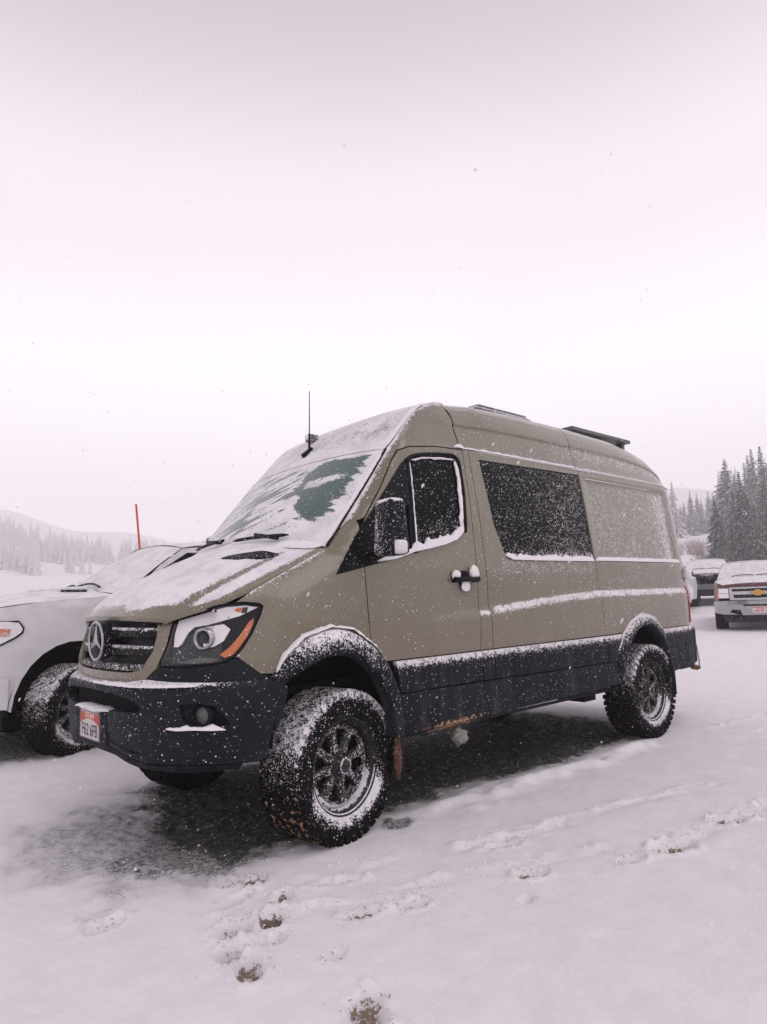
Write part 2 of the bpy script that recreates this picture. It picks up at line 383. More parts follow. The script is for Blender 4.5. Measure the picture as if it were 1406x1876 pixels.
def mat_snow(name, col=SNOWC, bump=.35, sc=45):
    m, N, LK, out = nodes_of(name); tcn = N('ShaderNodeTexCoord').outputs['Object']
    n1 = N('ShaderNodeTexNoise', {'Vector': tcn, 'Scale': sc, 'Detail': 5, 'Roughness': .7}).outputs['Fac']
    b = N('ShaderNodeBump', {'Height': n1, 'Strength': bump, 'Distance': .01})
    bs = N('ShaderNodeBsdfPrincipled', {'Base Color': rgba(col), 'Roughness': .85, 'Specular IOR Level': .2, 'Normal': b.outputs[0]})
    LK(bs.outputs[0], out.inputs[0]); M[name] = m
mat_snow('snow')
def mat_clear(name):
    m, N, LK, out = nodes_of(name)
    g = N('ShaderNodeBsdfGlossy', {'Roughness': .05, 'Color': (1, 1, 1, 1)}); t = N('ShaderNodeBsdfTransparent', {'Color': (.95, .95, .95, 1)})
    f = N('ShaderNodeFresnel', {'IOR': 1.35}); x = N('ShaderNodeMixShader', {0: f.outputs[0], 1: t.outputs[0], 2: g.outputs[0]})
    LK(x.outputs[0], out.inputs[0]); M[name] = m
mat_clear('clear')
def mat_flake(name):
    m, N, LK, out = nodes_of(name)
    d = N('ShaderNodeBsdfDiffuse', {'Color': (.9, .88, .9, 1)}); t = N('ShaderNodeBsdfTranslucent', {'Color': (.9, .88, .9, 1)}); q = N('ShaderNodeBsdfTransparent')
    x = N('ShaderNodeMixShader', {0: .5, 1: d.outputs[0], 2: t.outputs[0]}); y = N('ShaderNodeMixShader', {0: .34, 1: x.outputs[0], 2: q.outputs[0]})
    LK(y.outputs[0], out.inputs[0]); M[name] = m
mat_flake('flake')
# ---------------------------------------------------------------- snow field, rising to wooded hills
ZRR = [(0, 0), (11, 0), (19, .19), (26, .35), (35, .7), (55, 1.8), (75, 3), (95, 5.2), (125, 7.5), (165, 12.3), (200, 16), (300, 32), (500, 62), (700, 80)]
ZLL = [(0, 0), (25, .1), (60, 2.3), (100, 4.2), (180, 7), (270, 12), (350, 25), (450, 39), (560, 56), (700, 74)]
def terrain(x, y):
    dx = np.asarray(x, float)-CAMP.x; dy = np.asarray(y, float)-CAMP.y; d = np.hypot(dx, dy); az = np.degrees(np.arctan2(dy, dx)) % 360
    w = sst(238, 218, az); front = sst(100, 160, az)*(1-sst(300, 350, az))
    z = (w*ip(d, ZRR)+(1-w)*ip(d, ZLL))
    a = np.radians(az)
    z = z*(1+.16*np.sin(7*a+1.1)*sst(150, 320, d)+.07*np.sin(17*a+.3)*sst(150, 320, d)+.05*np.sin(41*a)*sst(200, 400, d))
    return z*(.15+.85*front)
def axis(lo, hi, st, far, g=1.12):
    a = list(np.arange(lo, hi, st)); v, s_ = a[-1], st
    while v < far: s_ = min(s_*g, 14); v += s_; a.append(v)
    v, s_, b = lo, st, []
    while v > -far: s_ = min(s_*g, 14); v -= s_; b.append(v)
    return np.array(b[::-1]+a)
gx = axis(-5.2, 1.9, .017, 720); gy = axis(-1.6, 3.3, .017, 720)
X, Y = np.meshgrid(gx, gy, indexing='ij')
Z = terrain(X, Y)
near = (np.abs(X+1.5) < 9) & (np.abs(Y-.5) < 7)
def nfb(f, z, oct=3):
    o = np.zeros_like(X); xs = X[near]*f; ys = Y[near]*f
    o[near] = [noise.fractal((a, b, z), 1., 2., oct) for a, b in zip(xs, ys)]; return o
n_lo = nfb(.8, 1.7, 2); n_md = nfb(4.5, 5.1, 2); n_hi = nfb(16, 8.3, 2)
bare = np.zeros_like(X); dirt = np.zeros_like(X)
# the ground the cars keep clear of snow
def blob(cx, cy_, rx, ry, rot=0):
    c, s = math.cos(rot), math.sin(rot); a = ((X-cx)*c+(Y-cy_)*s)/rx; b = (-(X-cx)*s+(Y-cy_)*c)/ry
    return 1-np.sqrt(a*a+b*b)
yl = .86+.10*n_md+.12*n_lo
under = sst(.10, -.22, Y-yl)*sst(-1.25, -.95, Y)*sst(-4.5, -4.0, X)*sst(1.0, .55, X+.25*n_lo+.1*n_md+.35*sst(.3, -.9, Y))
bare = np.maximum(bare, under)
bare = np.maximum(bare, .80*sst(0, .62, blob(.42, .45, 1.0, .82, .2)+.22*n_md+.15*n_lo))
bare = np.maximum(bare, .62*sst(0, .6, blob(.85, -.05, .85, .95, 0)+.25*n_md+.1*n_lo))
bare = np.maximum(bare, .8*sst(0, .4, blob(-.42, .95, .22, .11, .2)+.4*n_md+.2*n_hi))
bare = np.maximum(bare, .85*sst(.1, -.25, np.abs(Y+3.5)-1.0-.12*n_md)*sst(-5, -4, X)*sst(1.5, 1.1, X))
Z += (.009*n_lo+.0045*n_md+.0025*n_hi)*near
Z -= .03*under
Z += .03*np.exp(-((Y-yl-.12)/.10)**2)*sst(-3.6, -3.0, X)*sst(-.5, -.9, X)*(1+1.2*n_md)
def press(cx, cy_, rx, ry, rot, depth, br=0., dr=0., rim=.35):
    global Z, bare, dirt
    depth *= 1.35
    q = blob(cx, cy_, rx, ry, rot)+.28*n_md+.16*n_hi
    hole = sst(-.02, .4, q); ring = np.exp(-((q+.14)/.16)**2)*(blob(cx, cy_, rx*2.4, ry*2.4, rot) > 0)
    Z -= depth*hole-depth*rim*ring*(1+1.5*n_hi)
    dirt = np.maximum(dirt, dr*hole*sst(-.6, .25, n_hi+.9*n_md+.2)); bare = np.maximum(bare, br*hole)
PRINTS = [(.64, 1.07, .07, .05, .2, .02, .4, .9), (.72, 1.00, .08, .05, .2, .02, .3, .3), (.88, 1.62, .05, .03, .2, .02, .3, .3), (.66, 1.32, .09, .05, .9, .025, .1, .9), (.80, 1.46, .10, .06, .9, .03, .2, 1.), (.95, 1.43, .105, .08, .5, .03, .6, .6), (1.06, 1.58, .085, .06, .8, .028, .55, .5),
          (1.06, 1.72, .11, .06, 1., .03, .5, .85), (.80, 1.18, .11, .045, .3, .025, .4, .35), (.50, 1.69, .09, .04, -.3, .02, 0, .8), (.29, 1.78, .08, .05, -.4, .03, .2, 1.), (-.34, 1.96, .09, .055, -.4, .03, .2, 1.),
          (-.79, 2.22, .09, .04, -.4, .025, 0, .6), (-1.07, 2.29, .14, .075, -.4, .035, 0, 1.), (-1.73, 2.34, .15, .07, -.4, .035, 0, 1.), (.93, 2.23, .12, .075, 1., .03, .55, .75), (1.26, .84, .13, .08, .4, .02, .25, .25), (1.31, 1.0, .1, .06, .4, .02, .15, .3),
          (.78, 1.88, .05, .03, .2, .015, .3, .2), (-.1, 2.1, .06, .03, .2, .012, 0, .2), (-.55, 1.62, .12, .05, -.4, .02, .1, .2), (.35, 1.35, .12, .05, -.4, .02, .2, .2)]
for q in PRINTS: press(*q)
# wheel ruts: small crumbled ridges running beside the van
for (x0, y0, x1, y1, wd, hh) in [(.55, 1.12, -1.25, 1.75, .045, .022), (.35, 1.52, -.9, 2.06, .04, .018), (-.2, 1.42, -2.6, 2.0, .04, .016), (-.9, 2.2, -2.4, 2.42, .05, .02), (.9, 1.3, .1, 1.75, .05, .015), (-4.1, 1.1, -7.5, 1.75, .06, .03), (-4.3, 1.5, -7.5, 2.2, .06, .02)]:
    lx, ly = x1-x0, y1-y0; ll = math.hypot(lx, ly); t = ((X-x0)*lx+(Y-y0)*ly)/ll/ll; dd = ((X-x0)*ly-(Y-y0)*lx)/ll+.06*n_lo+.03*n_md
    k = sst(-.02, .08, t)*sst(1.02, .9, t)*np.clip(.35+1.3*n_md+.5*n_lo, 0, 1.4)
    Z += .40*hh*np.exp(-(dd/wd)**2)*k*(1+2.6*n_hi)-hh*.5*np.exp(-((dd-wd*1.7)/wd)**2)*k
    bare = np.maximum(bare, .30*np.exp(-((dd-wd*1.9)/(wd*.8))**2)*np.clip(k, 0, 1))
# lumps of slush thrown out under the van
slush = sst(.2, .6, bare)*near
Z += slush*.016*np.clip(n_hi+.3*n_md, -.2, 1)
m, N, LK, out = nodes_of('ground_snow')
tcn = N('ShaderNodeTexCoord').outputs['Object']
ab = N('ShaderNodeAttribute', attribute_name='bare').outputs['Fac']; ad = N('ShaderNodeAttribute', attribute_name='dirt').outputs['Fac']
f1 = N('ShaderNodeTexNoise', {'Vector': tcn, 'Scale': 42, 'Detail': 5, 'Roughness': .7}).outputs['Fac']
f2 = N('ShaderNodeTexNoise', {'Vector': tcn, 'Scale': 5, 'Detail': 5, 'Roughness': .6}).outputs['Fac']
mp = N('ShaderNodeMapping', {'Vector': tcn, 'Scale': (7, 22, 7), 'Rotation': (0, 0, .25)}).outputs[0]
f3 = N('ShaderNodeTexNoise', {'Vector': mp, 'Scale': 1.6, 'Detail': 6, 'Roughness': .7}).outputs['Fac']
sn = cmix(N, ramp01(N, f2, .3, .7), (.77, .745, .775, 1), (.82, .797, .82, 1))
gr = cmix(N, ramp01(N, f1, .3, .7), (.012, .013, .013, 1), (.085, .09, .088, 1))
gr = cmix(N, ramp01(N, f3, .50, .68), gr, (.24, .245, .245, 1))
gv = cmix(N, ramp01(N, f1, .34, .66), (.05, .042, .03, 1), (.27, .21, .15, 1))
thb = mth(N, 'SUBTRACT', 1.02, ab)
nb = mth(N, 'ADD', mth(N, 'MULTIPLY', f1, .6), mth(N, 'MULTIPLY', f3, .4))
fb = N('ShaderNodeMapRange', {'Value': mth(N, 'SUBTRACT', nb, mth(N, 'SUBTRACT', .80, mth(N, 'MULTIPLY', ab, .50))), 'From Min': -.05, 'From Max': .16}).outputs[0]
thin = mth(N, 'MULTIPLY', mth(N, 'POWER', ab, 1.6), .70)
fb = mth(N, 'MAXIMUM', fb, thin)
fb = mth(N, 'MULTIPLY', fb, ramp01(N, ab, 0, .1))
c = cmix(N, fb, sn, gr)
fd = mth(N, 'MULTIPLY', ramp01(N, mth(N, 'SUBTRACT', f1, mth(N, 'SUBTRACT', .72, mth(N, 'MULTIPLY', ad, .40))), 0, .08), ramp01(N, ad, .02, .2))
c = cmix(N, fd, c, gv)
bmp = N('ShaderNodeBump', {'Height': mth(N, 'ADD', f1, mth(N, 'MULTIPLY', f3, .6)), 'Strength': .5, 'Distance': .010})
bs = N('ShaderNodeBsdfPrincipled', {'Base Color': c, 'Roughness': .85, 'Specular IOR Level': .15, 'Normal': bmp.outputs[0]})
LK(bs.outputs[0], out.inputs[0])
nx, ny = X.shape
idx = np.arange(nx*ny).reshape(nx, ny)
Fq = np.stack([idx[:-1, :-1], idx[1:, :-1], idx[1:, 1:], idx[:-1, 1:]], -1).reshape(-1, 4)
me = bpy.data.meshes.new('snow_ground')
me.vertices.add(nx*ny); me.vertices.foreach_set('co', np.stack([X, Y, Z], -1).astype(np.float32).ravel())
me.loops.add(Fq.size); me.loops.foreach_set('vertex_index', Fq.astype(np.int32).ravel())
me.polygons.add(len(Fq)); me.polygons.foreach_set('loop_start', (np.arange(len(Fq))*4).astype(np.int32)); me.polygons.foreach_set('loop_total', np.full(len(Fq), 4, np.int32))
me.update(calc_edges=True)
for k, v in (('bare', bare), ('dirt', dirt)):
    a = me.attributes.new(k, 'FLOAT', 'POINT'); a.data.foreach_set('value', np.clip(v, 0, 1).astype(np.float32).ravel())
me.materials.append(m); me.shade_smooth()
gnd = bpy.data.objects.new('snow_ground', me); COL.objects.link(gnd)
tag(gnd, 'churned snow covered parking ground with ruts and footprints', 'ground', kind='structure')
def gz(x, y):
    i = np.clip(np.searchsorted(gx, x)-1, 0, nx-2); j = np.clip(np.searchsorted(gy, y)-1, 0, ny-2); return float(Z[i, j])
# the air full of snow
hz = bpy.data.meshes.new('haze'); b = bmesh.new(); bmesh.ops.create_cube(b, size=1); b.to_mesh(hz); b.free()
ho = bpy.data.objects.new('haze', hz); COL.objects.link(ho); ho.scale = (1600, 1600, HAZE_TOP+1.5); ho.location = (0, 0, (HAZE_TOP-1.5)/2)
hm = bpy.data.materials.new('haze'); hm.use_nodes = True; t = hm.node_tree; t.nodes.clear()
pv = t.nodes.new('ShaderNodeVolumePrincipled'); pv.inputs['Color'].default_value = (.96, .95, .962, 1); pv.inputs['Density'].default_value = HAZE_D; pv.inputs['Anisotropy'].default_value = .2
ou = t.nodes.new('ShaderNodeOutputMaterial'); t.links.new(pv.outputs[0], ou.inputs['Volume']); hz.materials.append(hm)
tag(ho, 'snow laden air over the whole car park', 'haze', kind='stuff')
# ---------------------------------------------------------------- the camper van (front axle at the origin, nose towards +x, left flank at +y)
VAN = thing('camper_van', 'big khaki high roof camper van with dark lower cladding, dusted with snow', 'van')
UM = BODY.u1; UB = BUMP.u1
def gauss(a, c, w): return np.exp(-((a-c)/w)**2)
def flank(u, z):
    s = .10+.12*sst(-1.2, -3.0, u)
    zl = ip(u, ZL)
    s = np.maximum(s, .80*sst(-1.30, -1.42, u)*sst(zl-.095, zl-.03, z)*sst(zl+.02, zl-.005, z))
    s = np.maximum(s, .52*sst(-1.38, -1.55, u)*sst(1.38, 1.50, z)*sst(1.60, 1.57, z)*(1-.4*sst(-2.7, -2.9, u)))
    s = np.maximum(s, .36*sst(-1.38, -1.6, u)*sst(1.34, 1.42, z)*sst(1.60, 1.57, z))
    s = np.maximum(s, (.52+.16*sst(-3.9, -4.35, u))*sst(-2.88, -2.95, u)*sst(1.58, 1.62, z)*sst(2.31, 2.27, z)*sst(-4.55, -4.3, u))
    s = np.maximum(s, .3*sst(-4.2, -4.5, u))
    s = np.maximum(s, .26*gauss(z, 1.52, .08)*sst(-.5, -.7, u))
    return s
ARCH_F = [(.41, .94), (.36, 1.0), (.27, 1.08), (.14, 1.13), (.03, 1.135), (-.09, 1.11), (-.2, 1.03), (-.30, .93), (-.36, .80), (-.38, .70), (-.39, .52)]
ARCH_R = [(-2.99, .52), (-3.02, .70), (-3.10, .86), (-3.22, .98), (-3.35, 1.05), (-3.49, 1.075), (-3.62, 1.06), (-3.75, .99), (-3.85, .90), (-3.93, .74), (-3.96, .52)]
DTOP = [(-.20, 1.70), (-.24, 1.812), (-.406, 2.028), (-.53, 2.205), (-.60, 2.285), (-.70, 2.322), (-.977, 2.358), (-1.245, 2.366)]
WIN_D = [(-.655, 2.213), (-.70, 2.245), (-.80, 2.27), (-.962, 2.292), (-1.10, 2.303), (-1.15, 2.29), (-1.173, 2.25), (-1.174, 2.056), (-1.152, 1.819), (-1.135, 1.76), (-1.09, 1.715), (-.9, 1.658), (-.633, 1.609)]
TRI = [(.017, 1.468), (-.143, 1.688), (-.398, 1.974), (-.60, 2.20), (-.645, 2.222), (-.625, 1.605), (-.295, 1.532)]
WIN_S = [(-1.421, 2.317), (-2.775, 2.334), (-2.80, 1.58), (-1.66, 1.576), (-1.60, 1.59), (-1.565, 1.63), (-1.484, 1.84)]
# dark inner shell and floor
for sd in (1, -1):
    panel('inner_shell', [(.70, .55), (.70, 1.28), (.35, 1.43), (0, 1.58), (-.3, 1.9), (-.56, 2.2), (-.8, 2.30), (-4.6, 2.36), (-4.6, .55)]+ARCH_R[::-1]+ARCH_F[::-1], M['black'], VAN, o=-.03, th=.01, side=sd, step=(.12, .1))
mb = MB()
mb.box((-4.4, -.70, .46), (-.45, .70, .80)); mb.box((-.5, -.45, .46), (.72, .45, .80)); mb.box((-2.9, -.9, .50), (-.5, .9, .80)); mb.box((-4.7, -.9, .60), (-4.0, .9, .80))
mb.box((.35, -.5, .62), (.72, .5, 1.2)); mb.box((-3.2, -.72, .8), (.4, .72, .84))
mb.tube([(0, -.8, .41), (0, .8, .41)], .05, 10); mb.tube([(-3.6, -.8, .41), (-3.6, .8, .41)], .06, 10)
mb.lathe([(0, -.14), (.13, -.12), (.16, 0), (.13, .12), (0, .14)], 16, Matrix.Translation((-3.6, .05, .42)))
mb.tube([(-.4, .35, .44), (-2.8, .35, .42)], .04, 8); mb.box((-2.9, .55, .40), (-2.72, .82, .54))
mb.obj('underbody', M['black'], VAN, smooth=False)
def liner(cx):
    for sd in (1, -1):
        V = []; F = []; n = 20
        for i in range(n+1):
            q = math.pi*(.03+.94*i/n); x, z = cx+.46*math.cos(q), .52+.58*math.sin(q)
            V += [(x, sd*.55, z), (x, sd*.962, z)]
        for i in range(n): F.append((2*i, 2*i+1, 2*i+3, 2*i+2))
        c = len(V); V.append((cx, sd*.55, .5))
        for i in range(n): F.append((2*i, 2*i+2, c))
        mk('wheel_liner', V, F, M['black'], VAN)
liner(.0); liner(-3.5)
for sd in (1, -1):
    sn = flank
    # front wing
    fz = [(.62, 1.33), (.52, 1.388), (.345, 1.468), (.16, 1.555), (.02, 1.622), (-.09, 1.73), (-.15, 1.80), (-.185, 1.80), (-.193, 1.50), (-.205, 1.187), (-.222, 1.05)]
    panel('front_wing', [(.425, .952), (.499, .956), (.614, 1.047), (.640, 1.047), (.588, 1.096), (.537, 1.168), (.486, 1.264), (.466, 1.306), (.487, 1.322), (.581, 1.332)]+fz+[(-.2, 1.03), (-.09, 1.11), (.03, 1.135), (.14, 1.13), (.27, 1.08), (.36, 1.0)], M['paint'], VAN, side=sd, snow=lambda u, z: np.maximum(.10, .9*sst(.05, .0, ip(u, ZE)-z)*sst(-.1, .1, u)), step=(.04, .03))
    # windscreen pillar, up to the roof cap
    panel('windscreen_pillar', [(-.155, 1.80), (-.09, 1.738), (-.28, 1.965), (-.555, 2.298), (-.72, 2.483), (-.86, 2.622), (-1.03, 2.708), (-1.235, 2.757), (-1.243, 2.374), (-.977, 2.366), (-.70, 2.33), (-.593, 2.292), (-.524, 2.21), (-.40, 2.036), (-.232, 1.818), (-.197, 1.80)], M['paint'], VAN, side=sd, snow=lambda u, z: np.maximum(.07, 1.*sst(.05, .01, ip(u, ZE)-z)), step=(.04, .035))
    # front door with its own window and handle
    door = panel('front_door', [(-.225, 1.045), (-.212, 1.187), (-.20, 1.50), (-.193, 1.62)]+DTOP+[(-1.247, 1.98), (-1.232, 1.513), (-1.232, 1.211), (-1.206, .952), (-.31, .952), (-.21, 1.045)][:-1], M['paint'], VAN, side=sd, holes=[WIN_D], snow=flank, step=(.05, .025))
    panel('door_window', WIN_D, M['glass'], door, o=-.012, side=sd, snow=lambda u, z: .17+.3*sst(.2, 0, z-1.62-.2*sst(-.6, -1.15, u)), step=(.06, .05))
    panel('quarter_light', TRI, M['gloss_black'], door, o=.004, th=.012, side=sd, snow=.10, step=(.06, .05))
    panel('window_bar', [(-.628, 1.60), (-.648, 2.225), (-.688, 2.245), (-.668, 1.61)], M['black_plastic'], door, o=.008, th=.02, side=sd, snow=.05)
    # dark rubber round the door glass
    seal = [(-.64, 2.215)]+[(u-(.012 if u < -1 else 0), z+(.012 if z > 2.2 else 0)) for u, z in WIN_D[1:9]]+[(-1.15, 1.76)]
    P3 = [S(u, z, .006) for u, z in seal]
    mb = MB(); mb.tube([Vector((p[0], sd*p[1], p[2])) for p in resample(P3, .03)], .013, 6); mb.obj('window_seal', M['gloss_black'], door)
    # door pillar, side panel, rear quarter
    panel('door_pillar', [(-1.212, .952), (-1.238, 1.211), (-1.238, 1.513), (-1.253, 1.98), (-1.251, 2.366), (-1.31, 2.37), (-1.331, 1.868), (-1.330, 1.475), (-1.342, 1.226), (-1.342, .952)], M['paint'], VAN, side=sd, snow=lambda u, z: np.maximum(.14, .95*gauss(z, 1.20, .028)), step=(.04, .025))
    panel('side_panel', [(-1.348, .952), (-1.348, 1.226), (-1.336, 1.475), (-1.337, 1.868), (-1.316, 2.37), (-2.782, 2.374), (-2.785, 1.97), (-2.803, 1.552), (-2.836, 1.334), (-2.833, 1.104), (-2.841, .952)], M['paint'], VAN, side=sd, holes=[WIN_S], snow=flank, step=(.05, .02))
    panel('side_window', WIN_S, M['glass'], VAN, o=-.008, side=sd, snow=lambda u, z: .36+.12*sst(-1.5, -2.6, u)+.3*sst(.09, 0, z-1.58), step=(.06, .05))
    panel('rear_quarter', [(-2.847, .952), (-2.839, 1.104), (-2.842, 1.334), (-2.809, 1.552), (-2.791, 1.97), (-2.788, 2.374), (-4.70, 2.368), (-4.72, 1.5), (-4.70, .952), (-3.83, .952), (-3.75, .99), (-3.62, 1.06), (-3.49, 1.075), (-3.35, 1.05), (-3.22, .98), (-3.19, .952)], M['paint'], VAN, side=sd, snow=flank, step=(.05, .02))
    panel('rear_door', [(-4.715, .62), (-4.735, 1.5), (-4.715, 2.366), (BODY.u0+.006, 2.366), (BODY.u0+.006, .62)], M['paint'], VAN, side=sd, o=-.002, snow=.3)
    tl = panel('tail_light', [(-4.60, .975), (-4.66, 1.53), (-4.73, 1.53), (-4.70, .975)], M['red_lens'], VAN, side=sd, o=.012, th=.03, snow=lambda u, z: .12+.8*gauss(z, 1.36, .05)+.5*gauss(z, 1.22, .05), step=(.03, .03))
    # lower cladding in its separate strips
    top = lambda u, z: np.maximum(.07, .80*sst(.84, .935, z))
    low = lambda u, z: np.full_like(u, .07)
    mudl = lambda u, z: .62*sst(.60, .515, z)*gauss(u, -.9, .35)+.25*sst(.54, .515, z)*sst(-.4, -.9, u)*sst(-2.2, -1.7, u)
    def clad(name, poly, snow, mud=None): return panel(name, poly, M['black_plastic'], VAN, side=sd, o=.016, th=.03, snow=snow, mud=mud, step=(.06, .02))
    clad('cladding_strip', [(-.400, .944), (-1.210, .944), (-1.203, .752), (-.437, .757)], top)
    clad('cladding_strip', [(-1.217, .944), (-1.338, .944), (-1.332, .748), (-1.209, .751)], top)
    clad('cladding_strip', [(-1.346, .944), (-2.842, .943), (-2.836, .728), (-1.340, .747)], top)
    clad('cladding_strip', [(-2.85, .943), (-3.13, .943), (-3.05, .86), (-3.0, .727), (-2.844, .727)], top)
    clad('sill_cladding', [(-.437, .75), (-2.84, .72), (-2.98, .718), (-2.99, .54), (-2.68, .523), (-.45, .512)], low, mudl)
    clad('cladding_strip', [(-3.86, .944), (-4.60, .944), (-4.62, .77), (-3.94, .77)], top)
    # sill step below
    mb = MB(); V = [S(u, z, o) for u in np.linspace(-.45, -2.9, 40) for z, o in ((.512, .0), (.495, -.015), (.47, -.06))]
    mb.add([(a, sd*b_, c) for a, b_, c in V], [(3*i+j, 3*i+3+j, 3*i+4+j, 3*i+1+j) for i in range(39) for j in range(2)])
    me_ = mb.obj('sill_lip', M['black_plastic'], VAN, mud=[.85*math.exp(-((v[0]+.92)/.28)**2)+.35*math.exp(-((v[0]+1.7)/.3)**2) for v in mb.V])
    # wheel arch flares
    def flare(outer, inner, mudy=0):
        outer = smooth_poly(outer, 2); inner = smooth_poly(inner, 2)
        Po = resample(outer, .02); k = np.linspace(0, 1, len(Po)); Pi_ = resample(inner, .01); Pi = np.stack([np.interp(k, np.linspace(0, 1, len(Pi_)), Pi_[:, c]) for c in range(2)], -1)
        rows = [(0, -.004), (.0, .014), (.06, .036), (.3, .05), (.75, .058), (.95, .056), (1., .048), (1., -.04)]
        V = []; sn_ = []
        for i in range(len(Po)):
            for a, o in rows:
                o *= .2+.8*min(1, (i+.5)/9); q = Po[i]*(1-a)+Pi[i]*a; V.append(S(q[0], q[1], o) if q[0] < .3 else S(.3, q[1], o)+(BODY(q[0])[0]-BODY(.3)[0])*np.array([1, 0, 0])+np.array([0, BODY(q[0])[1]-BODY(.3)[1], 0]))
            tz = (Po[min(i+1, len(Po)-1)]-Po[max(i-1, 0)]); slope = abs(tz[0])/max(1e-6, np.hypot(*tz))
            sn_ += [.95*slope, .9*slope, .85*slope, .68*slope+.06, .5*slope+.05, .2*slope, .05, 0]
        m_ = len(rows)
        F = [(i*m_+j, (i+1)*m_+j, (i+1)*m_+j+1, i*m_+j+1) for i in range(len(Po)-1) for j in range(m_-1)]
        V = np.array(V)*[1, sd, 1]
        return mk('wheel_arch_flare', V, F, M['black_plastic'], VAN, snow=sn_)
    ff = flare([(.445, .93), (.376, 1.031), (.261, 1.123), (.086, 1.172), (-.065, 1.148), (-.224, 1.045), (-.327, .942), (-.385, .826), (-.42, .743), (-.44, .512)], [(.395, .88), (.365, .905), (.27, .966), (.133, 1.018), (.013, 1.02), (-.111, .983), (-.23, .889), (-.30, .756), (-.335, .66), (-.36, .512)])
    flare([(-2.965, .53), (-3.001, .775), (-3.12, .928), (-3.273, 1.037), (-3.40, 1.09), (-3.49, 1.105), (-3.60, 1.10), (-3.728, 1.05), (-3.871, .932), (-3.951, .749), (-3.986, .492)], [(-3.03, .53), (-3.055, .70), (-3.13, .82), (-3.268, .943), (-3.38, .99), (-3.48, 1.0), (-3.60, .985), (-3.70, .935), (-3.83, .80), (-3.90, .66), (-3.94, .492)])
    # mud flaps
    for x_, z0, zt_ in ((-.415, .33, .62), (-4.0, .33, .70)):
        mb = MB(); mb.box((x_-.012, .80, z0), (x_+.012, 1.015, zt_), ch=.008); b_ = mb.V
        o = mk('mud_flap', [(a, sd*b, c) for a, b, c in mb.V], mb.F, M['black_plastic'], VAN, smooth=False, mud=[(.22 if x_ > -1 else .15)]*len(mb.V), snow=[.25]*len(mb.V))
# caked mud behind the front wheel
V = []; F = []; b = bmesh.new(); bmesh.ops.create_icosphere(b, subdivisions=4, radius=1)
for v in b.verts: v.co = Vector((v.co.x*.016, v.co.y*.022, v.co.z*.085))*(1+1.1*noise.fractal(v.co*5.5, 1, 2, 4))+Vector((-.392, .995, .40+.03*v.co.z))
b.verts.ensure_lookup_table(); mk('caked_mud', [v.co for v in b.verts], [[v.index for v in f.verts] for f in b.faces], M['mud'], VAN, snow=[.38]*len(b.verts)); b.free()
b = bmesh.new(); bmesh.ops.create_icosphere(b, subdivisions=4, radius=1)
for v in b.verts: v.co = Vector((v.co.x*.06, v.co.y*.05, v.co.z*.055))*(1+.35*noise.fractal(v.co*2, 1, 2, 4))+Vector((-.98, .96, .415))
b.verts.ensure_lookup_table(); mk('frozen_slush_lump', [v.co for v in b.verts], [[v.index for v in f.verts] for f in b.faces], M['ice'], VAN, snow=[.1]*len(b.verts)); b.free()
mb = MB(); mb.tube([(-4.66, .955, .74), (-4.665, .965, .60), (-4.67, .96, .52)], [.004, .006, .006], 6); mb.obj('frozen_slush_lump', M['ice'], VAN, snow=[.3]*len(mb.V))
b = bmesh.new(); bmesh.ops.create_icosphere(b, subdivisions=3, radius=1)
for v in b.verts: v.co = Vector((v.co.x*.055, v.co.y*.04, v.co.z*.022))*(1+.5*noise.fractal(v.co*2.6, 1, 2, 4))+Vector((-4.60, .95, .52))
b.verts.ensure_lookup_table(); mk('caked_mud', [v.co for v in b.verts], [[v.index for v in f.verts] for f in b.faces], M['mud'], VAN); b.free()
# rear bumper
mb = MB(); mb.box((-4.86, -.88, .54), (-4.62, .88, .93), ch=.05); rb = mb.obj('rear_bumper', M['black_plastic'], VAN, snow=[.6 if v[2] > .9 else .08 for v in mb.V])
for sd in (1, -1):
    panel('rear_bumper_corner', [(-4.0, .765), (-4.0, .56), (-4.2, .54), (-4.74, .54), (-4.74, .765)], M['black_plastic'], VAN, side=sd, o=.014, th=.03, snow=.08)
# ------------- roof: cap, middle and tail sections with seams between them
def rs(x, k):
    s = .14+.42*sst(-1.6, -2.9, x)*sst(.12, .25, k)*(1-sst(.36, .40, k))+.2*sst(-2.4, -3.2, x)*sst(.4, .6, k)
    s = np.maximum(s, .95*sst(.02, .08, k)*(1-sst(.14, .2, k))*sst(-1.26, -1.5, x))
    return np.maximum(s, .95*sst(.62, .76, k))
def roofsec(name, x0, x1):
    def fn(a, b): return np.where((b >= 0)[..., None], RF(a, 1-np.abs(b), 1), RF(a, 1-np.abs(b), -1))
    return sheet(name, fn, max(20, int((x0-x1)*36)), 121, M['paint'], VAN, (x0, x1), (-1, 1), snow=lambda a, b: rs(a, 1-np.abs(b)))
roofsec('roof_section', -1.248, -2.781); roofsec('roof_section', -2.789, -4.69)
def dk(a, b): return np.where((b >= 0)[..., None], RF(a, 1-np.abs(b), 1, -.03), RF(a, 1-np.abs(b), -1, -.03))*np.array([1, .955, 1])
sheet('inner_roof', dk, 30, 41, M['black'], VAN, (-1.235, -4.6), (-.98, .98))
def cap_s(t, s): return .93-.16*sst(.15, .4, t)*(1-sst(.8, 1, t))*sst(.2, .5, np.abs(s))+.0*t
sheet('roof_cap', CAP, 50, 70, M['paint'], VAN, (.0, .995), (-1, 1), snow=lambda t, s: .90-.26*sst(.08, .3, t)*sst(-.9, -.2, s)*(1-sst(.75, .98, np.abs(s)))*np.clip(.6+fbm(t*2.2, s*2.6, 3.), 0, 1.4))
mb = MB()
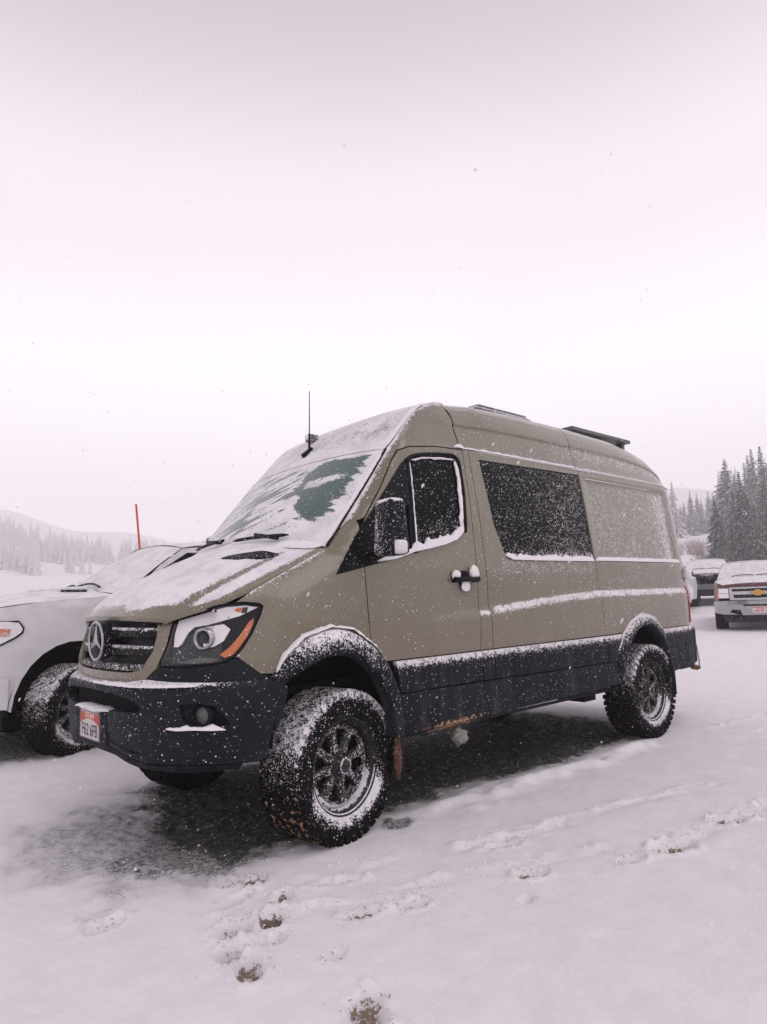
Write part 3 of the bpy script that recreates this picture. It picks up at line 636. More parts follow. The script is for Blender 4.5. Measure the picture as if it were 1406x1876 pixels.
# roof fittings
mb.box((-2.95, -.30, 2.87), (-2.12, .32, 2.985), ch=.03); v_ = mb.obj('roof_vent', M['dark_metal'], VAN, snow=[.75 if v[2] > 2.965 else .15 for v in mb.V])
mb = MB(); mb.box((-2.92, -.26, 2.985), (-2.20, .28, 3.02), ch=.016); mb.obj('vent_lid', M['dark_metal'], v_, snow=[.5]*len(mb.V))
mb = MB(); mb.box((-4.34, -.58, 2.868), (-3.22, .585, 2.905), ch=.006); sp_ = mb.obj('solar_panel', M['dark_metal'], VAN, snow=[1. if v[2] > 2.9 else .12 for v in mb.V], smooth=False)
for x_ in (-3.3, -3.8, -4.28):
    for y_ in (-.5, .5): mb = MB(); mb.box((x_-.03, y_-.03, 2.66), (x_+.03, y_+.03, 2.868)); mb.obj('panel_mount', M['dark_metal'], sp_, smooth=False)
mb = MB(); mb.box((-.82, -.33, 2.59), (-.73, -.265, 2.655), ch=.012); ml = mb.obj('marker_lamp', M['dark_metal'], VAN, snow=[.55]*len(mb.V))
mb = MB(); mb.lathe([(0, 0), (.018, 0), (.021, .006), (.021, .02)], 16, Matrix.Translation((-.715, -.297, 2.625))@Matrix.Rotation(math.pi/2, 4, 'Z')); mb.obj('lens', M['lamp_white'], ml)
# aerial
pa = Vector(CAP(np.array(.2), np.array(-.19)))
mb = MB(); mb.box((-.05, -.02, -.012), (.06, .02, .025), Matrix.Translation(pa)@Matrix.Rotation(math.radians(38), 4, 'Y'), ch=.008); an = mb.obj('aerial', M['gloss_black'], VAN)
mb = MB(); mb.tube([pa+Vector((-.01, 0, .02)), pa+Vector((-.012, 0, .13)), pa+Vector((-.014, 0, .17)), pa+Vector((-.022, 0, .50))], [.009, .0075, .0045, .003], 8); mb.obj('mast', M['gloss_black'], an)
# ------------- bonnet and windscreen
def bonnet_s(t, s):
    a = np.abs(HOOD(t, s)[..., 1]); wd = ip(t, [(0, .0), (.1, .30), (.3, .48), (.6, .6), (1, .66)])
    n_ = fbm(t*3, s*4, 2.)
    v = .97-.0*t
    front = sst(.0, .09, t-.005-.11*np.abs(s)**4+.05*n_)
    dip = gauss(a, .62+.05*t, .020+.035*(1-t)**2)*sst(.95, .80, t)
    edge = sst(1., .93, np.abs(s)+.03*n_)
    return np.clip(v*front*(1-.62*dip)*(.35+.65*edge), .05, 1)
def hoodx(t, s):
    tc, sc = np.clip(t, 0, 1), np.clip(s, -1, 1); q = HOOD(tc, sc); q[..., 2] -= (np.abs(s)-np.abs(sc))*.9+(tc-t)*.7
    q[..., 0] -= (tc-t)*.2
    return q
bon = sheet('bonnet', hoodx, 116, 140, M['paint'], VAN, (-.035, .985), (-1.035, 1.035), snow=lambda t, s: np.where((t < 0) | (np.abs(s) > 1), .06, bonnet_s(np.clip(t, 0, 1), np.clip(s, -1, 1))))
dkh = lambda t, s: HOOD(t, s)-np.array([0, 0, .035]); sheet('inner_bonnet', dkh, 20, 20, M['black'], VAN, (0, 1), (-.97, .97))
def onhood(u, v, o): q = HOOD(u, v); return q+np.stack([0*q[..., 0], 0*q[..., 0], o+0*q[..., 0]], -1)
panel('bonnet_vent', [(.692, .42), (.73, .44), (.79, .56), (.845, .70), (.858, .78), (.80, .775), (.74, .72), (.69, .60)], M['black_plastic'], bon, Fn=onhood, o=.008, th=.02, step=(.02, .03), snow=.42)
panel('bonnet_vent', [(.692, -.42), (.73, -.44), (.79, -.56), (.845, -.70), (.858, -.78), (.80, -.775), (.74, -.72), (.69, -.60)], M['black_plastic'], bon, Fn=onhood, o=.008, th=.02, step=(.02, .03), snow=.6)
def ws_s(t, s):
    n_ = fbm(t*6+s*2.5, s*1.6-t*1.2, 1.5, 4); n2 = fbm(t*22+s*7, s*5-t*5, 7., 3)
    v = .90+.08*n_
    # cleared patch on the driver's side
    lft = ip(t, [(.15, .72), (.3, .58), (.5, .46), (.62, .24), (.8, .2), (.95, .30)])
    clear = sst(lft-.05, lft+.05, s+.10*n_+.04*n2)*sst(.90, .80, s+.10*n2+.05*n_)*sst(.24, .34, t+.12*n_)*sst(.97, .92, t+.03*n2)
    streak = sst(.085, .03, np.abs(t-.69-.10*(s-.5)-.05*n_))*sst(.2, .4, s)*sst(.95, .6, s)
    v = v*(1-.84*clear*(1-.9*streak))
    # long melted streaks on the far side
    st_ = sst(.06, .34, fbm(t*15-s*6.5, s*1.5+t*1.5, 4.2, 3))*sst(.35, -.2, s)*sst(.08, .25, t)*sst(.98, .85, t)
    sp2 = sst(.30, .52, fbm(t*11-s*5, s*3.2+t*2, 8.4, 4))*sst(-.75, -.3, s)*sst(.8, .4, s)*sst(.1, .3, t)*sst(.97, .85, t)
    v = v*(1-.72*st_)*(1-.55*sp2)
    return np.clip(np.maximum(v, .95*sst(.955, .985, np.abs(s))*(s > 0)), .10, 1)
wsc = sheet('windscreen', WIN, 100, 130, M['windscreen'], VAN, (.0, 1.0), (-1, 1), snow=ws_s)
mb = MB(); mb.tube([Vector(WIN(np.array(t), np.array(1.0)))+Vector((-.004, .006, .0)) for t in np.linspace(.0, 1, 20)], .010, 6); mb.obj('windscreen_trim', M['gloss_black'], wsc, snow=[.15]*len(mb.V))
mb = MB(); mb.tube([Vector(WIN(np.array(t), np.array(-1.0)))+Vector((-.004, -.006, .0)) for t in np.linspace(.0, 1, 20)], .010, 6); mb.obj('windscreen_trim', M['gloss_black'], wsc, snow=[.95]*len(mb.V))
def onws(t, s, o): return Vector(WIN(np.array(t), np.array(s)))+Vector((.55, 0, .83))*o
for a, b, c in ((.70, .10, .02), (.0, -.62, .02)):
    mb = MB(); mb.tube([onws(.045-.03*k, a+(b-a)*k, .038) for k in np.linspace(0, 1, 12)], [.004]+[.012]*10+[.004], 6)
    mb.tube([onws(-.02, a-.06, .05), onws(.02, a-.30*(a-b)/.6, .065), onws(.03, (a+b)/2, .055)], [.014, .011, .008], 6)
    mb.obj('wiper', M['gloss_black'], VAN, snow=[.30]*len(mb.V))
# ------------- nose: grille, emblem, head lamps
def half(pts): return pts
GI = [(1.10, 1.245), (1.084, 1.168), (1.091, 1.085), (1.153, .998), (1.26, .976), (1.413, .972), (UM, .972)]
GO = [(1.0, 1.252), (1.009, 1.109), (1.05, 1.003), (1.139, .939), (1.27, .915), (1.411, .908), (UM, .906)]
grv = panel('grille', [(1.08, 1.26), (1.06, 1.1), (1.14, .99), (UM, .96), (UM, 1.30), (1.3, 1.28)], M['gloss_black'], VAN, o=-.055, th=.005)
panel('grille', [(1.08, 1.26), (1.06, 1.1), (1.14, .99), (UM, .96), (UM, 1.30), (1.3, 1.28)], M['gloss_black'], VAN, o=-.055, th=.005, side=-1)
for sd in (1, -1):
    panel('grille_surround', GO+GI[::-1], M['paint'], VAN, o=.004, th=.04, side=sd, snow=.10, step=(.03, .03))
    panel('bonnet_lip', [(.99, 1.256), (1.09, 1.249), (1.3, 1.258), (UM, 1.268), (UM, 1.286), (1.3, 1.276), (1.09, 1.262)], M['paint'], VAN, o=-.003, th=.03, side=sd, snow=.2)
    for z0, z1 in ((1.158, 1.208), (1.062, 1.112)):
        panel('slat', [(1.094 if z0 > 1.1 else 1.10, z0+.006), (1.094, z1), (UM, z1+.006), (UM, z0)], M['gloss_black'], grv, o=-.012, th=.04, side=sd, step=(.04, .012), snow=lambda u, z, z1=z1: .10+.62*sst(z1-.022, z1-.006, z))
    panel('slat', [(1.19, .985), (1.165, 1.02), (1.3, 1.015), (UM, 1.018), (UM, .98)], M['gloss_black'], grv, o=-.008, th=.04, side=sd, step=(.04, .012), snow=.55)
ec = Vector((1.012, 0, 1.138)); EM = Matrix.Translation(ec)@Matrix.Rotation(-math.pi/2, 4, 'Z')   # local y -> forward
def ringtorus(mb, R, r, M4, n=40, k=8, sy=1.):
    V = []; F = []
    for i in range(n):
        q = 2*math.pi*i/n
        for j in range(k):
            p = 2*math.pi*j/k; V.append(M4@Vector(((R+r*math.cos(p))*math.cos(q), r*sy*math.sin(p), (R+r*math.cos(p))*math.sin(q))))
    for i in range(n):
        for j in range(k): F.append((i*k+j, ((i+1) % n)*k+j, ((i+1) % n)*k+(j+1) % k, i*k+(j+1) % k))
    mb.add(V, F)
mb = MB(); EMf = Matrix.Translation(ec)@Matrix.Rotation(math.pi/2, 4, 'Z')
mb.lathe([(0, .016), (.108, .016), (.116, .03), (.1, .07)], 40, EMf); mb.obj('emblem_cup', M['gloss_black'], grv, snow=[.25]*len(mb.V))
mb = MB(); ringtorus(mb, .106, .0085, Matrix.Translation(ec), 44, 8)
V = [(mb.V[i]) for i in range(len(mb.V))]; mb.V = [(ec.x+(y-ec.y), ec.y+(x-ec.x), z) for x, y, z in mb.V]
for k in range(3):
    q = math.pi/2+k*2*math.pi/3; tip = Vector((0, math.cos(q), math.sin(q)))*.103; sdv = Vector((0, -math.sin(q), math.cos(q)))*.020
    mb.add([ec+tip, ec+sdv, ec-sdv, ec+Vector((.014, 0, 0)), ec+tip*.3+sdv*.62, ec+tip*.3-sdv*.62], [(0, 4, 3), (0, 3, 5), (4, 1, 3), (3, 2, 5)])
mb.obj('star_emblem', M['chrome'], grv, smooth=False, snow=[.10]*len(mb.V))
LAMP = [(.985, 1.250), (.854, 1.284), (.718, 1.315), (.581, 1.328), (.487, 1.318), (.470, 1.306), (.488, 1.264), (.540, 1.166), (.592, 1.093), (.641, 1.043), (.676, 1.028), (.744, 1.017), (.855, 1.011), (.968, 1.011), (1.031, 1.011), (1.006, 1.112)]
for sd in (1, -1):
    hl = panel('headlight', LAMP, M['lamp_dark'], VAN, o=-.036, th=.004, side=sd, step=(.03, .03), snow=lambda u, z: .08+.5*gauss(u, .95, .07)*gauss(z, 1.06, .035))
    # dark rim of the lamp
    rim_ = [(u+(.012 if u > .8 else 0), z) for u, z in LAMP]; P3 = resample([S(u, z, .0) for u, z in LAMP+LAMP[:1]], .02); mb = MB(); mb.tube([(a, sd*b_, c) for a, b_, c in P3], .006, 6); mb.obj('lamp_gasket', M['black'], hl)
    panel('reflector', [(.968, 1.243), (.82, 1.275), (.678, 1.306), (.56, 1.312), (.492, 1.300), (.599, 1.257), (.782, 1.216), (.862, 1.207), (.896, 1.178), (.925, 1.125), (.945, 1.108), (.972, 1.108), (.978, 1.175)], M['lamp_white'], hl, o=-.016, th=.02, side=sd, step=(.03, .02))
    panel('bulb_mount', [(.60, 1.277), (.575, 1.300), (.615, 1.300), (.63, 1.285)], M['amber'], hl, o=-.012, th=.01, side=sd)
    panel('bulb_mount', [(.560, 1.270), (.548, 1.302), (.575, 1.303), (.592, 1.275)], M['lamp_dark'], hl, o=-.0125, th=.01, side=sd)
    panel('reflector', [(.80, 1.205), (.69, 1.218), (.652, 1.190), (.69, 1.131), (.741, 1.105), (.80, 1.095)], M['lamp_white'], hl, o=-.014, th=.02, side=sd, step=(.02, .02))
    pc = S(.795, 1.147, -.02); nx_, ny_ = BODY(.795)[2:]; fw = Vector((.90, sd*.43, 0)).normalized(); pc = Vector((pc[0], sd*pc[1], pc[2]))
    MM = Matrix.Translation(pc)@fw.to_track_quat('Y', 'Z').to_matrix().to_4x4()
    mb = MB(); mb.lathe([(.056, -.05), (.058, .02), (.053, .028), (.042, .020), (.039, -.008)], 28, MM); mb.obj('projector_bezel', M['chrome'], hl)
    mb = MB(); mb.lathe([(.039, -.008), (.030, .010), (.015, .018), (.0, .02)], 24, MM); mb.obj('projector_lens', M['lamp_dark'], hl)
    panel('turn_signal', [(.709, 1.063), (.661, 1.096), (.603, 1.155), (.550, 1.223), (.523, 1.242), (.527, 1.216), (.562, 1.152), (.606, 1.096), (.642, 1.059), (.684, 1.046)], M['amber'], hl, o=-.010, th=.02, side=sd, step=(.02, .02), snow=lambda u, z: .1+.5*gauss(z, 1.17, .04))
    panel('side_reflector', [(.715, 1.042), (.74, 1.027), (.86, 1.021), (.93, 1.026), (.86, 1.046), (.78, 1.052)], M['dark_metal'], hl, o=-.020, th=.01, side=sd, step=(.02, .02), snow=.15)
    panel('lamp_cover', LAMP, M['clear'], hl, o=.001, th=0, side=sd, step=(.03, .03))
    panel('bumper_upper_trim', [(.435, .935), (.499, .951), (.612, 1.040), (.640, 1.036), (.676, 1.022), (.744, 1.011), (.855, 1.005), (.968, 1.005), (1.036, 1.005), (1.044, .998), (1.136, .932), (1.136, .90), (.44, .90)], M['bumper_plastic'], VAN, o=.0, th=.02, side=sd, step=(.04, .03), snow=.07)
    BP = [(.418, .934), (.60, .944), (.789, .948), (.93, .958), (1.063, .968), (1.155, .945), (1.354, .925), (UB, .920), (UB, .876), (1.399, .871), (1.207, .849), (1.165, .828), (1.138, .797), (1.16, .785), (1.254, .782), (UB, .772), (UB, .598), (1.455, .593), (1.238, .552), (1.101, .530), (.869, .525), (.617, .512), (.495, .510), (.462, .605), (.404, .710), (.375, .80), (.362, .872), (.385, .905)]
    FOG = [(.922, .824), (.835, .832), (.74, .808), (.70, .765), (.668, .714), (.727, .704), (.862, .720), (.903, .748)]
    bsn = lambda u, z: np.maximum(.11, (.80*sst(.880, .925, z)*sst(.40, .55, u)*(.70+.30*sst(.6, .8, u))))
    bp_o = panel('front_bumper', BP, M['bumper_plastic'], VAN, Fn=SB, o=.0, th=.05, side=sd, step=(.035, .016), holes=[FOG], snow=bsn)
    panel('fog_recess', [(.94, .84), (.83, .845), (.72, .82), (.65, .70), (.73, .69), (.88, .71), (.93, .74)], M['black_plastic'], bp_o, Fn=SB, o=-.045, th=.01, side=sd, snow=.04)
    pf = SB(.80, .765, -.03); MM = Matrix.Translation((pf[0], sd*pf[1], pf[2]))@Vector((.93, sd*.36, 0)).to_track_quat('Y', 'Z').to_matrix().to_4x4()
    mb = MB(); mb.lathe([(.052, -.03), (.055, .022), (.048, .026), (.045, .012)], 24, MM); fl = mb.obj('fog_light', M['gloss_black'], bp_o)
    mb = MB(); mb.lathe([(.046, .01), (.034, .024), (.0, .032)], 24, MM); mb.obj('fog_lens', M['dark_metal'], bp_o)
    panel('intake_mesh', [(1.12, .90), (1.1, .77), (UB, .76), (UB, .90)], M['black'], VAN, Fn=SB, o=-.06, th=.005, side=sd)
    panel('bumper_chin', [(.60, .506), (.86, .518), (1.10, .522), (1.238, .546), (1.455, .587), (UB, .592), (UB, .555), (1.40, .548), (1.2, .50), (.9, .475), (.62, .48)], M['black_plastic'], VAN, Fn=SB, o=.0, th=.04, side=sd, step=(.05, .02))
    panel('bumper_vane', [(1.42, .604), (1.30, .583), (1.17, .572), (1.16, .579), (1.30, .597), (1.42, .616)], M['gloss_black'], bp_o, Fn=SB, o=.006, th=.02, side=sd, step=(.03, .01))
    if sd > 0:
        rp = [SB(u, z, .004)+np.array([0, 0, .0]) for u, z in ((.99, .705), (.93, .700), (.85, .700), (.77, .694), (.69, .69))]
        ridge('snow_ridge', rp, .035, .022, bp_o, out=(.5, .85, 0), seed=3, rough=.8)
        rp = [SB(u, .912, .004) for u in np.linspace(.62, UB, 22)]
        ridge('snow_ridge', rp[4:], .045, .014, bp_o, out=(.8, .55, 0), seed=4, rough=.9)
        # second bumper line, a faint pressed crease
ridge('snow_ridge', [(1.02, -.20, .775), (1.03, 0, .775), (1.02, .26, .772)], .10, .012, VAN, out=(1, 0, 0), seed=8)
# number plate on its bracket
mb = MB(); mb.box((.96, -.235, .592), (1.036, .235, .775), ch=.012); br_ = mb.obj('plate_bracket', M['black_plastic'], VAN, snow=[.35 if v[2] > .765 else .10 for v in mb.V])
mb = MB(); mb.box((1.037, -.152, .597), (1.0395, .152, .752)); pl = mb.obj('license_plate', M['plate_white'], VAN, smooth=False)
mb = MB(); mb.box((1.0395, -.14, .712), (1.0402, .14, .742))
n_ = 14
for i in range(n_):
    y0, y1 = -.14+.28*i/n_, -.14+.28*(i+1)/n_; f_ = lambda y: .712-.034*max(0, (abs(y)/.14))**2+.004
    mb.add([(1.0401, y0, .713), (1.0401, y1, .713), (1.0401, y1, f_(y1)-.006), (1.0401, y0, f_(y0)-.006)], [(0, 1, 2, 3)])
mb.obj('plate_band', M['plate_red'], pl, smooth=False)
def text(name, s, size, M4, mat, parent, ext=.0006, sx=1., bold=.0):
    cu = bpy.data.curves.new(name, 'FONT'); cu.body = s; cu.size = size; cu.align_x = 'CENTER'; cu.align_y = 'CENTER'; cu.extrude = ext; cu.offset = bold
    o = bpy.data.objects.new('tmp', cu); COL.objects.link(o); bpy.context.view_layer.update()
    me = bpy.data.meshes.new_from_object(o.evaluated_get(bpy.context.evaluated_depsgraph_get())); bpy.data.objects.remove(o); me.name = name
    me.transform(M4@Matrix.Diagonal((sx, 1, 1, 1))); me.materials.clear(); me.materials.append(mat); return share(name, me, parent)
FWD = Matrix(((0, 0, 1, 0), (1, 0, 0, 0), (0, 1, 0, 0), (0, 0, 0, 1)))      # text plane facing +x
text('lettering', 'F62 6FB', .092, Matrix.Translation((1.0402, 0, .645))@FWD, M['plate_ink'], pl, sx=.80, bold=.0012)
text('state_lettering', 'UTAH', .040, Matrix.Translation((1.0408, 0, .727))@FWD, M['plate_light'], pl, sx=1.3, bold=.001)
mb = MB()
for a, b_ in (((-.152, .597), (.152, .602)), ((-.152, .747), (.152, .752)), ((-.152, .597), (-.147, .752)), ((.147, .597), (.152, .752))): mb.box((1.0395, a[0], a[1]), (1.0425, b_[0], b_[1]))
mb.obj('plate_frame', M['dark_metal'], pl, smooth=False)
ridge('snow_ridge', [(1.035, -.15, .755), (1.035, .15, .755)], .03, .012, VAN, out=(1, 0, 0), seed=11)
# ------------- mirrors
def mirror(sd):
    b = bmesh.new(); bmesh.ops.create_cube(b, size=1)
    for v in b.verts:
        top = v.co.z > 0
        v.co = Vector((v.co.x*(.12 if top else .15), v.co.y*(.17 if top else .20), v.co.z*.335))
    bmesh.ops.bevel(b, geom=b.edges[:], offset=.05, segments=5, affect='EDGES', profile=.65)
    b.verts.ensure_lookup_table(); c = Vector((-.245 if sd > 0 else -.40, 1.165*sd, 1.735)); R3 = Matrix.Rotation(-sd*math.radians(8), 4, 'Z')
    V = [R3@v.co+c for v in b.verts]; F = [[v.index for v in f.verts] for f in b.faces]; b.free()
    bmsn = [min(1, .38+.3*max(0, (v.x-c.x)/.07)*max(0, 1-abs((v.y-c.y)*sd+.07)/.06)+(.55 if v.z > c.z+.15 else 0)) for v in V]
    m2 = mk('wing_mirror', V, F, M['black_plastic'], VAN, snow=bmsn)
    mb = MB(); mb.box((-.03, -.075, -.13), (.0, .075, .13), Matrix.Translation(c+Vector((-.07, 0, 0))), ch=.01); mb.obj('mirror_glass', M['glass'], m2)
    mb = MB(); mb.box((-.045, -.030, -.045), (.038, .034, .036), Matrix.Translation(c+Vector((.020, .085*sd, -.118)))@R3, ch=.024); mb.obj('mirror_signal', M['lamp_white'], m2, snow=[.75]*len(mb.V))
    mb = MB(); mb.tube([c+Vector((0, -.05*sd, -.12)), c+Vector((-.02, -.16*sd, -.15)), c+Vector((-.05, -.26*sd, -.17))], [.045, .035, .04], 10); mb.obj('mirror_arm', M['gloss_black'], m2, snow=[.2]*len(mb.V))
    return m2
mirror(1); mirror(-1)
# ------------- door handle
for sd in (1, -1):
    c = Vector(S(-1.085, 1.432, .0)); c.y *= sd
    mb = MB(); mb.lathe([(0, .004), (.045, .004), (.058, .010), (.062, .001)], 28, Matrix.Translation(c)@Matrix.Scale(sd, 4, (0, 1, 0))); dh = mb.obj('door_handle', M['black_plastic'], VAN)
    mb = MB(); mb.box((-.125, .022, -.016), (.125, .05, .016), Matrix.Translation(c)@Matrix.Scale(sd, 4, (0, 1, 0)), ch=.012); mb.obj('grip', M['gloss_black'], dh)
    mb = MB(); mb.box((-.125, -.004, -.02), (-.085, .03, .02), Matrix.Translation(c)@Matrix.Scale(sd, 4, (0, 1, 0)), ch=.008); mb.box((.085, -.004, -.02), (.125, .03, .02), Matrix.Translation(c)@Matrix.Scale(sd, 4, (0, 1, 0)), ch=.008); mb.obj('handle_post', M['gloss_black'], dh)
def lumpball(name, c, r, parent, seed):
    b = bmesh.new(); bmesh.ops.create_icosphere(b, subdivisions=3, radius=1)
    for v in b.verts: v.co = Vector((v.co.x*r[0], v.co.y*r[1], v.co.z*r[2]))*(1+.25*noise.fractal(v.co*2.2+Vector((seed, 0, 0)), 1, 2, 3))+Vector(c)
    b.verts.ensure_lookup_table(); o = mk(name, [v.co for v in b.verts], [[v.index for v in f.verts] for f in b.faces], M['snow'], parent); b.free(); return o
hc = S(-1.085, 1.432)
for i, (dx, dz, r) in enumerate(((-.092, .046, (.046, .018, .052)), (.092, .028, (.042, .018, .034)), (.0, -.040, (.045, .010, .040)))): lumpball('snow_lump', (hc[0]+dx, hc[1]+.016, hc[2]+dz), r, VAN, i*3)
lumpball('snow_lump', S(-4.64, 1.47, .03), (.05, .05, .06), VAN, 21); lumpball('snow_lump', S(-4.68, 1.27, .02), (.03, .04, .10), VAN, 24)
# ------------- banks of snow caught on ledges
def onS(pts, o=.0): return [S(u, z, o) for u, z in pts]
ridge('snow_ridge', onS([(-.30, 1.545), (-.45, 1.565), (-.62, 1.612), (-.78, 1.64), (-.92, 1.668), (-1.05, 1.708), (-1.115, 1.755), (-1.14, 1.82)], .004), .032, .055, VAN, seed=1, st=.008)
ridge('snow_ridge', onS([(-1.13, 1.78), (-1.158, 1.95), (-1.166, 2.10), (-1.166, 2.2), (-1.15, 2.275)], .002), .018, .028, VAN, up=(1, 0, 0), seed=2, st=.008)
ridge('snow_ridge', onS([(-1.14, 2.286), (-1.0, 2.284), (-.8, 2.262), (-.70, 2.235)], .002), .014, -.014, VAN, seed=5, st=.008)
ridge('snow_ridge', onS([(-.672, 2.225), (-.662, 2.0), (-.652, 1.8), (-.645, 1.64)], .004), .016, -.018, VAN, up=(1, 0, 0), seed=6, st=.008)
ridge('snow_ridge', onS([(-1.58, 1.60), (-1.64, 1.575), (-1.9, 1.572), (-2.3, 1.572), (-2.79, 1.574)], .002), .03, .042, VAN, seed=7, st=.008)
ridge('snow_ridge', onS([(-2.82, 1.580), (-3.4, 1.580), (-4.0, 1.580), (-4.52, 1.580)], -.004), .03, .034, VAN, seed=9, rough=.12)
ridge('snow_ridge', onS([(-4.44, 1.61), (-4.425, 1.85), (-4.38, 2.1), (-4.30, 2.24), (-4.2, 2.30)], -.006), .018, -.020, VAN, up=(1, 0, 0), seed=10, rough=.12)
ridge('snow_ridge', onS([(-2.83, 2.305), (-3.5, 2.305), (-4.15, 2.305)], -.005), .012, .008, VAN, seed=12, rough=.12)
ridge('snow_ridge', [RF(np.array(x), np.array(.11)) for x in np.linspace(-1.27, -2.77, 20)], .022, .016, VAN, seed=13)
ridge('snow_ridge', [RF(np.array(x), np.array(.11)) for x in np.linspace(-2.80, -4.5, 20)], .018, .011, VAN, seed=14, rough=.2)
ridge('snow_ridge', onS([(-1.18, 2.385), (-1.24, 2.385), (-1.30, 2.385)], .0), .03, .03, VAN, seed=15)
ridge('snow_ridge', [S(u, z, .012) for u, z in ((.42, .955), (.376, 1.036), (.261, 1.130), (.086, 1.176), (-.065, 1.154), (-.224, 1.05), (-.31, .965))], .05, .016, VAN, seed=16, rough=.6)
ridge('snow_ridge', [S(u, z, .010) for u, z in ((-3.0, .79), (-3.12, .935), (-3.273, 1.042), (-3.49, 1.108), (-3.728, 1.058), (-3.86, .95))], .03, .008, VAN, seed=17)
ridge('snow_ridge', [Vector(WIN(np.array(t), np.array(.985))) for t in np.linspace(.02, .98, 24)], .045, .016, VAN, out=(.1, 1, .0), up=(.66, 0, .75), seed=18, rough=.3)
ridge('snow_ridge', [Vector(CAP(np.array(t), np.array(.985))) for t in np.linspace(0, .72, 20)], .05, .016, VAN, out=(.1, 1, 0), up=(.6, 0, .8), seed=19, rough=.2)
ridge('snow_ridge', [Vector(WIN(np.array(.0), np.array(s))) for s in np.linspace(-.95, .97, 30)], .12, .022, VAN, out=(.8, 0, -.3), seed=20, rough=.25)
# ------------- wheels
def tyre_mesh(mb, R=.418, w=.142, lug=44):
    prof = [(.248, -w*.80), (.266, -w*.86), (.30, -w), (.355, -w*.99), (.385, -w*.93), (R-.014, -w*.80), (R-.012, 0), (R-.014, w*.80), (.385, w*.93), (.355, w*.99), (.30, w), (.278, w*.94), (.266, w*.86), (.248, w*.80)]
    mb.lathe(prof, 72)
    for k in range(lug):
        for row, (y0, y1, sh, ex) in enumerate(((-.122, -.078, .5, 0), (-.070, -.028, 0, 0), (-.022, .022, .5, 0), (.028, .070, 0, 0), (.078, .122, .5, 0))):
            q = 2*math.pi*(k+sh)/lug; dq = 2*math.pi/lug*.34; sk = .05*(1 if k % 2 else -1)
            V = []
            for r in (R-.02, R):
                for y, s_ in ((y0, -1), (y1, 1)):
                    for e_ in (-1, 1):
                        a = q+e_*dq*(.92 if r == R else 1)+sk*s_*.5; V.append((r*math.cos(a), y, r*math.sin(a)))
            mb.add(V, [(0, 1, 3, 2), (4, 6, 7, 5), (0, 4, 5, 1), (2, 3, 7, 6), (0, 2, 6, 4), (1, 5, 7, 3)])
        for sgn in (-1, 1):
            q = 2*math.pi*(k+.5)/lug; ln = .365 if k % 2 else .378; V = []
            for y_, r0, r1 in ((.128, ln, R-.006), (.1425, ln+.004, R-.016)):
                for r in (r0, r1):
                    for e_ in (-1, 1): a = q+e_*2*math.pi/lug*.30; V.append((r*math.cos(a), sgn*y_*(w/.135), r*math.sin(a)))
            mb.add(V, [(4, 5, 7, 6), (0, 4, 6, 2), (1, 3, 7, 5), (2, 6, 7, 3), (0, 1, 5, 4)])
def tyre_attrs(V, s=1., mud=1.):
    V = np.array(V); r = np.hypot(V[:, 0], V[:, 2]); zz = V[:, 2]/np.maximum(r, 1e-6); xx = V[:, 0]/np.maximum(r, 1e-6); y = V[:, 1]
    tread = sst(.385, .405, r)
    sn = tread*np.where(r > .412, .80, 1.)*(.80*sst(.15, .75, zz)+.58*sst(.1, .6, xx)*sst(-.45, .1, zz)*sst(.75, .3, zz))
    side = (1-tread)*(y > .08)
    nn = np.array([noise.noise((a*9, b*9, 2.2)) for a, b in zip(V[:, 0], V[:, 2])])
    sn = sn+side*((.16+.62*sst(.345, .285, r)*sst(.15, -.55, zz)+.55*sst(.33, .385, r)*sst(-.25, .6, zz)+.22*sst(.29, .24, r))+.25*nn)
    md = tread*mud*(.33*sst(.25, -.25, zz)*sst(-.3, .5, xx)+.15*sst(-.2, -.7, zz))+side*mud*.08
    return np.clip(sn*s, 0, 1), np.clip(md, 0, 1)
def rim_mesh():
    mb = MB()
    mb.lathe([(.232, .118), (.240, .124), (.236, .112), (.222, .104), (.214, .088), (.205, .03), (.20, -.08)], 48)
    mb.lathe([(.205, .062), (.20, .072), (.186, .076), (.178, .070), (.176, .055)], 48)
    mb.lathe([(0, .015), (.2, .0)], 32)
    for k in range(8):
        q = 2*math.pi*k/8+.2; M4 = Matrix.Rotation(q, 4, 'Y'); V = []
        for x, wd, y0, y1 in ((.05, .032, .03, .075), (.11, .024, .03, .062), (.16, .027, .025, .062), (.192, .042, .02, .060)):
            V += [M4@Vector((x, y, z)) for y, z in ((y0, -wd), (y1, -wd*.72), (y1, wd*.72), (y0, wd))]
        F = []
        for i in range(3):
            for j in range(3): F.append((i*4+j, i*4+j+1, i*4+4+j+1, i*4+4+j))
        mb.add(V, F)
    for k in range(24):
        q = 2*math.pi*k/24; mb.lathe([(.0058, .0), (.0055, .010), (0, .011)], 6, Matrix.Translation((.212*math.cos(q), .092, .212*math.sin(q))))
    V = np.array(mb.V); mb.V = (V*[1.095, 1, 1.095]).tolist(); r = np.hypot(V[:, 0], V[:, 2]); zz = V[:, 2]/np.maximum(r, 1e-6)
    mb.A = np.clip(.10*(V[:, 1] > .025)+.85*sst(.19, .21, r)*sst(.1, -.5, zz)*(V[:, 1] < .10)+.42*(r < .21)*(r > .05)*(V[:, 1] > .05)+.3*sst(.22, .235, r)*sst(.2, -.4, zz), 0, 1).tolist()
    return mb
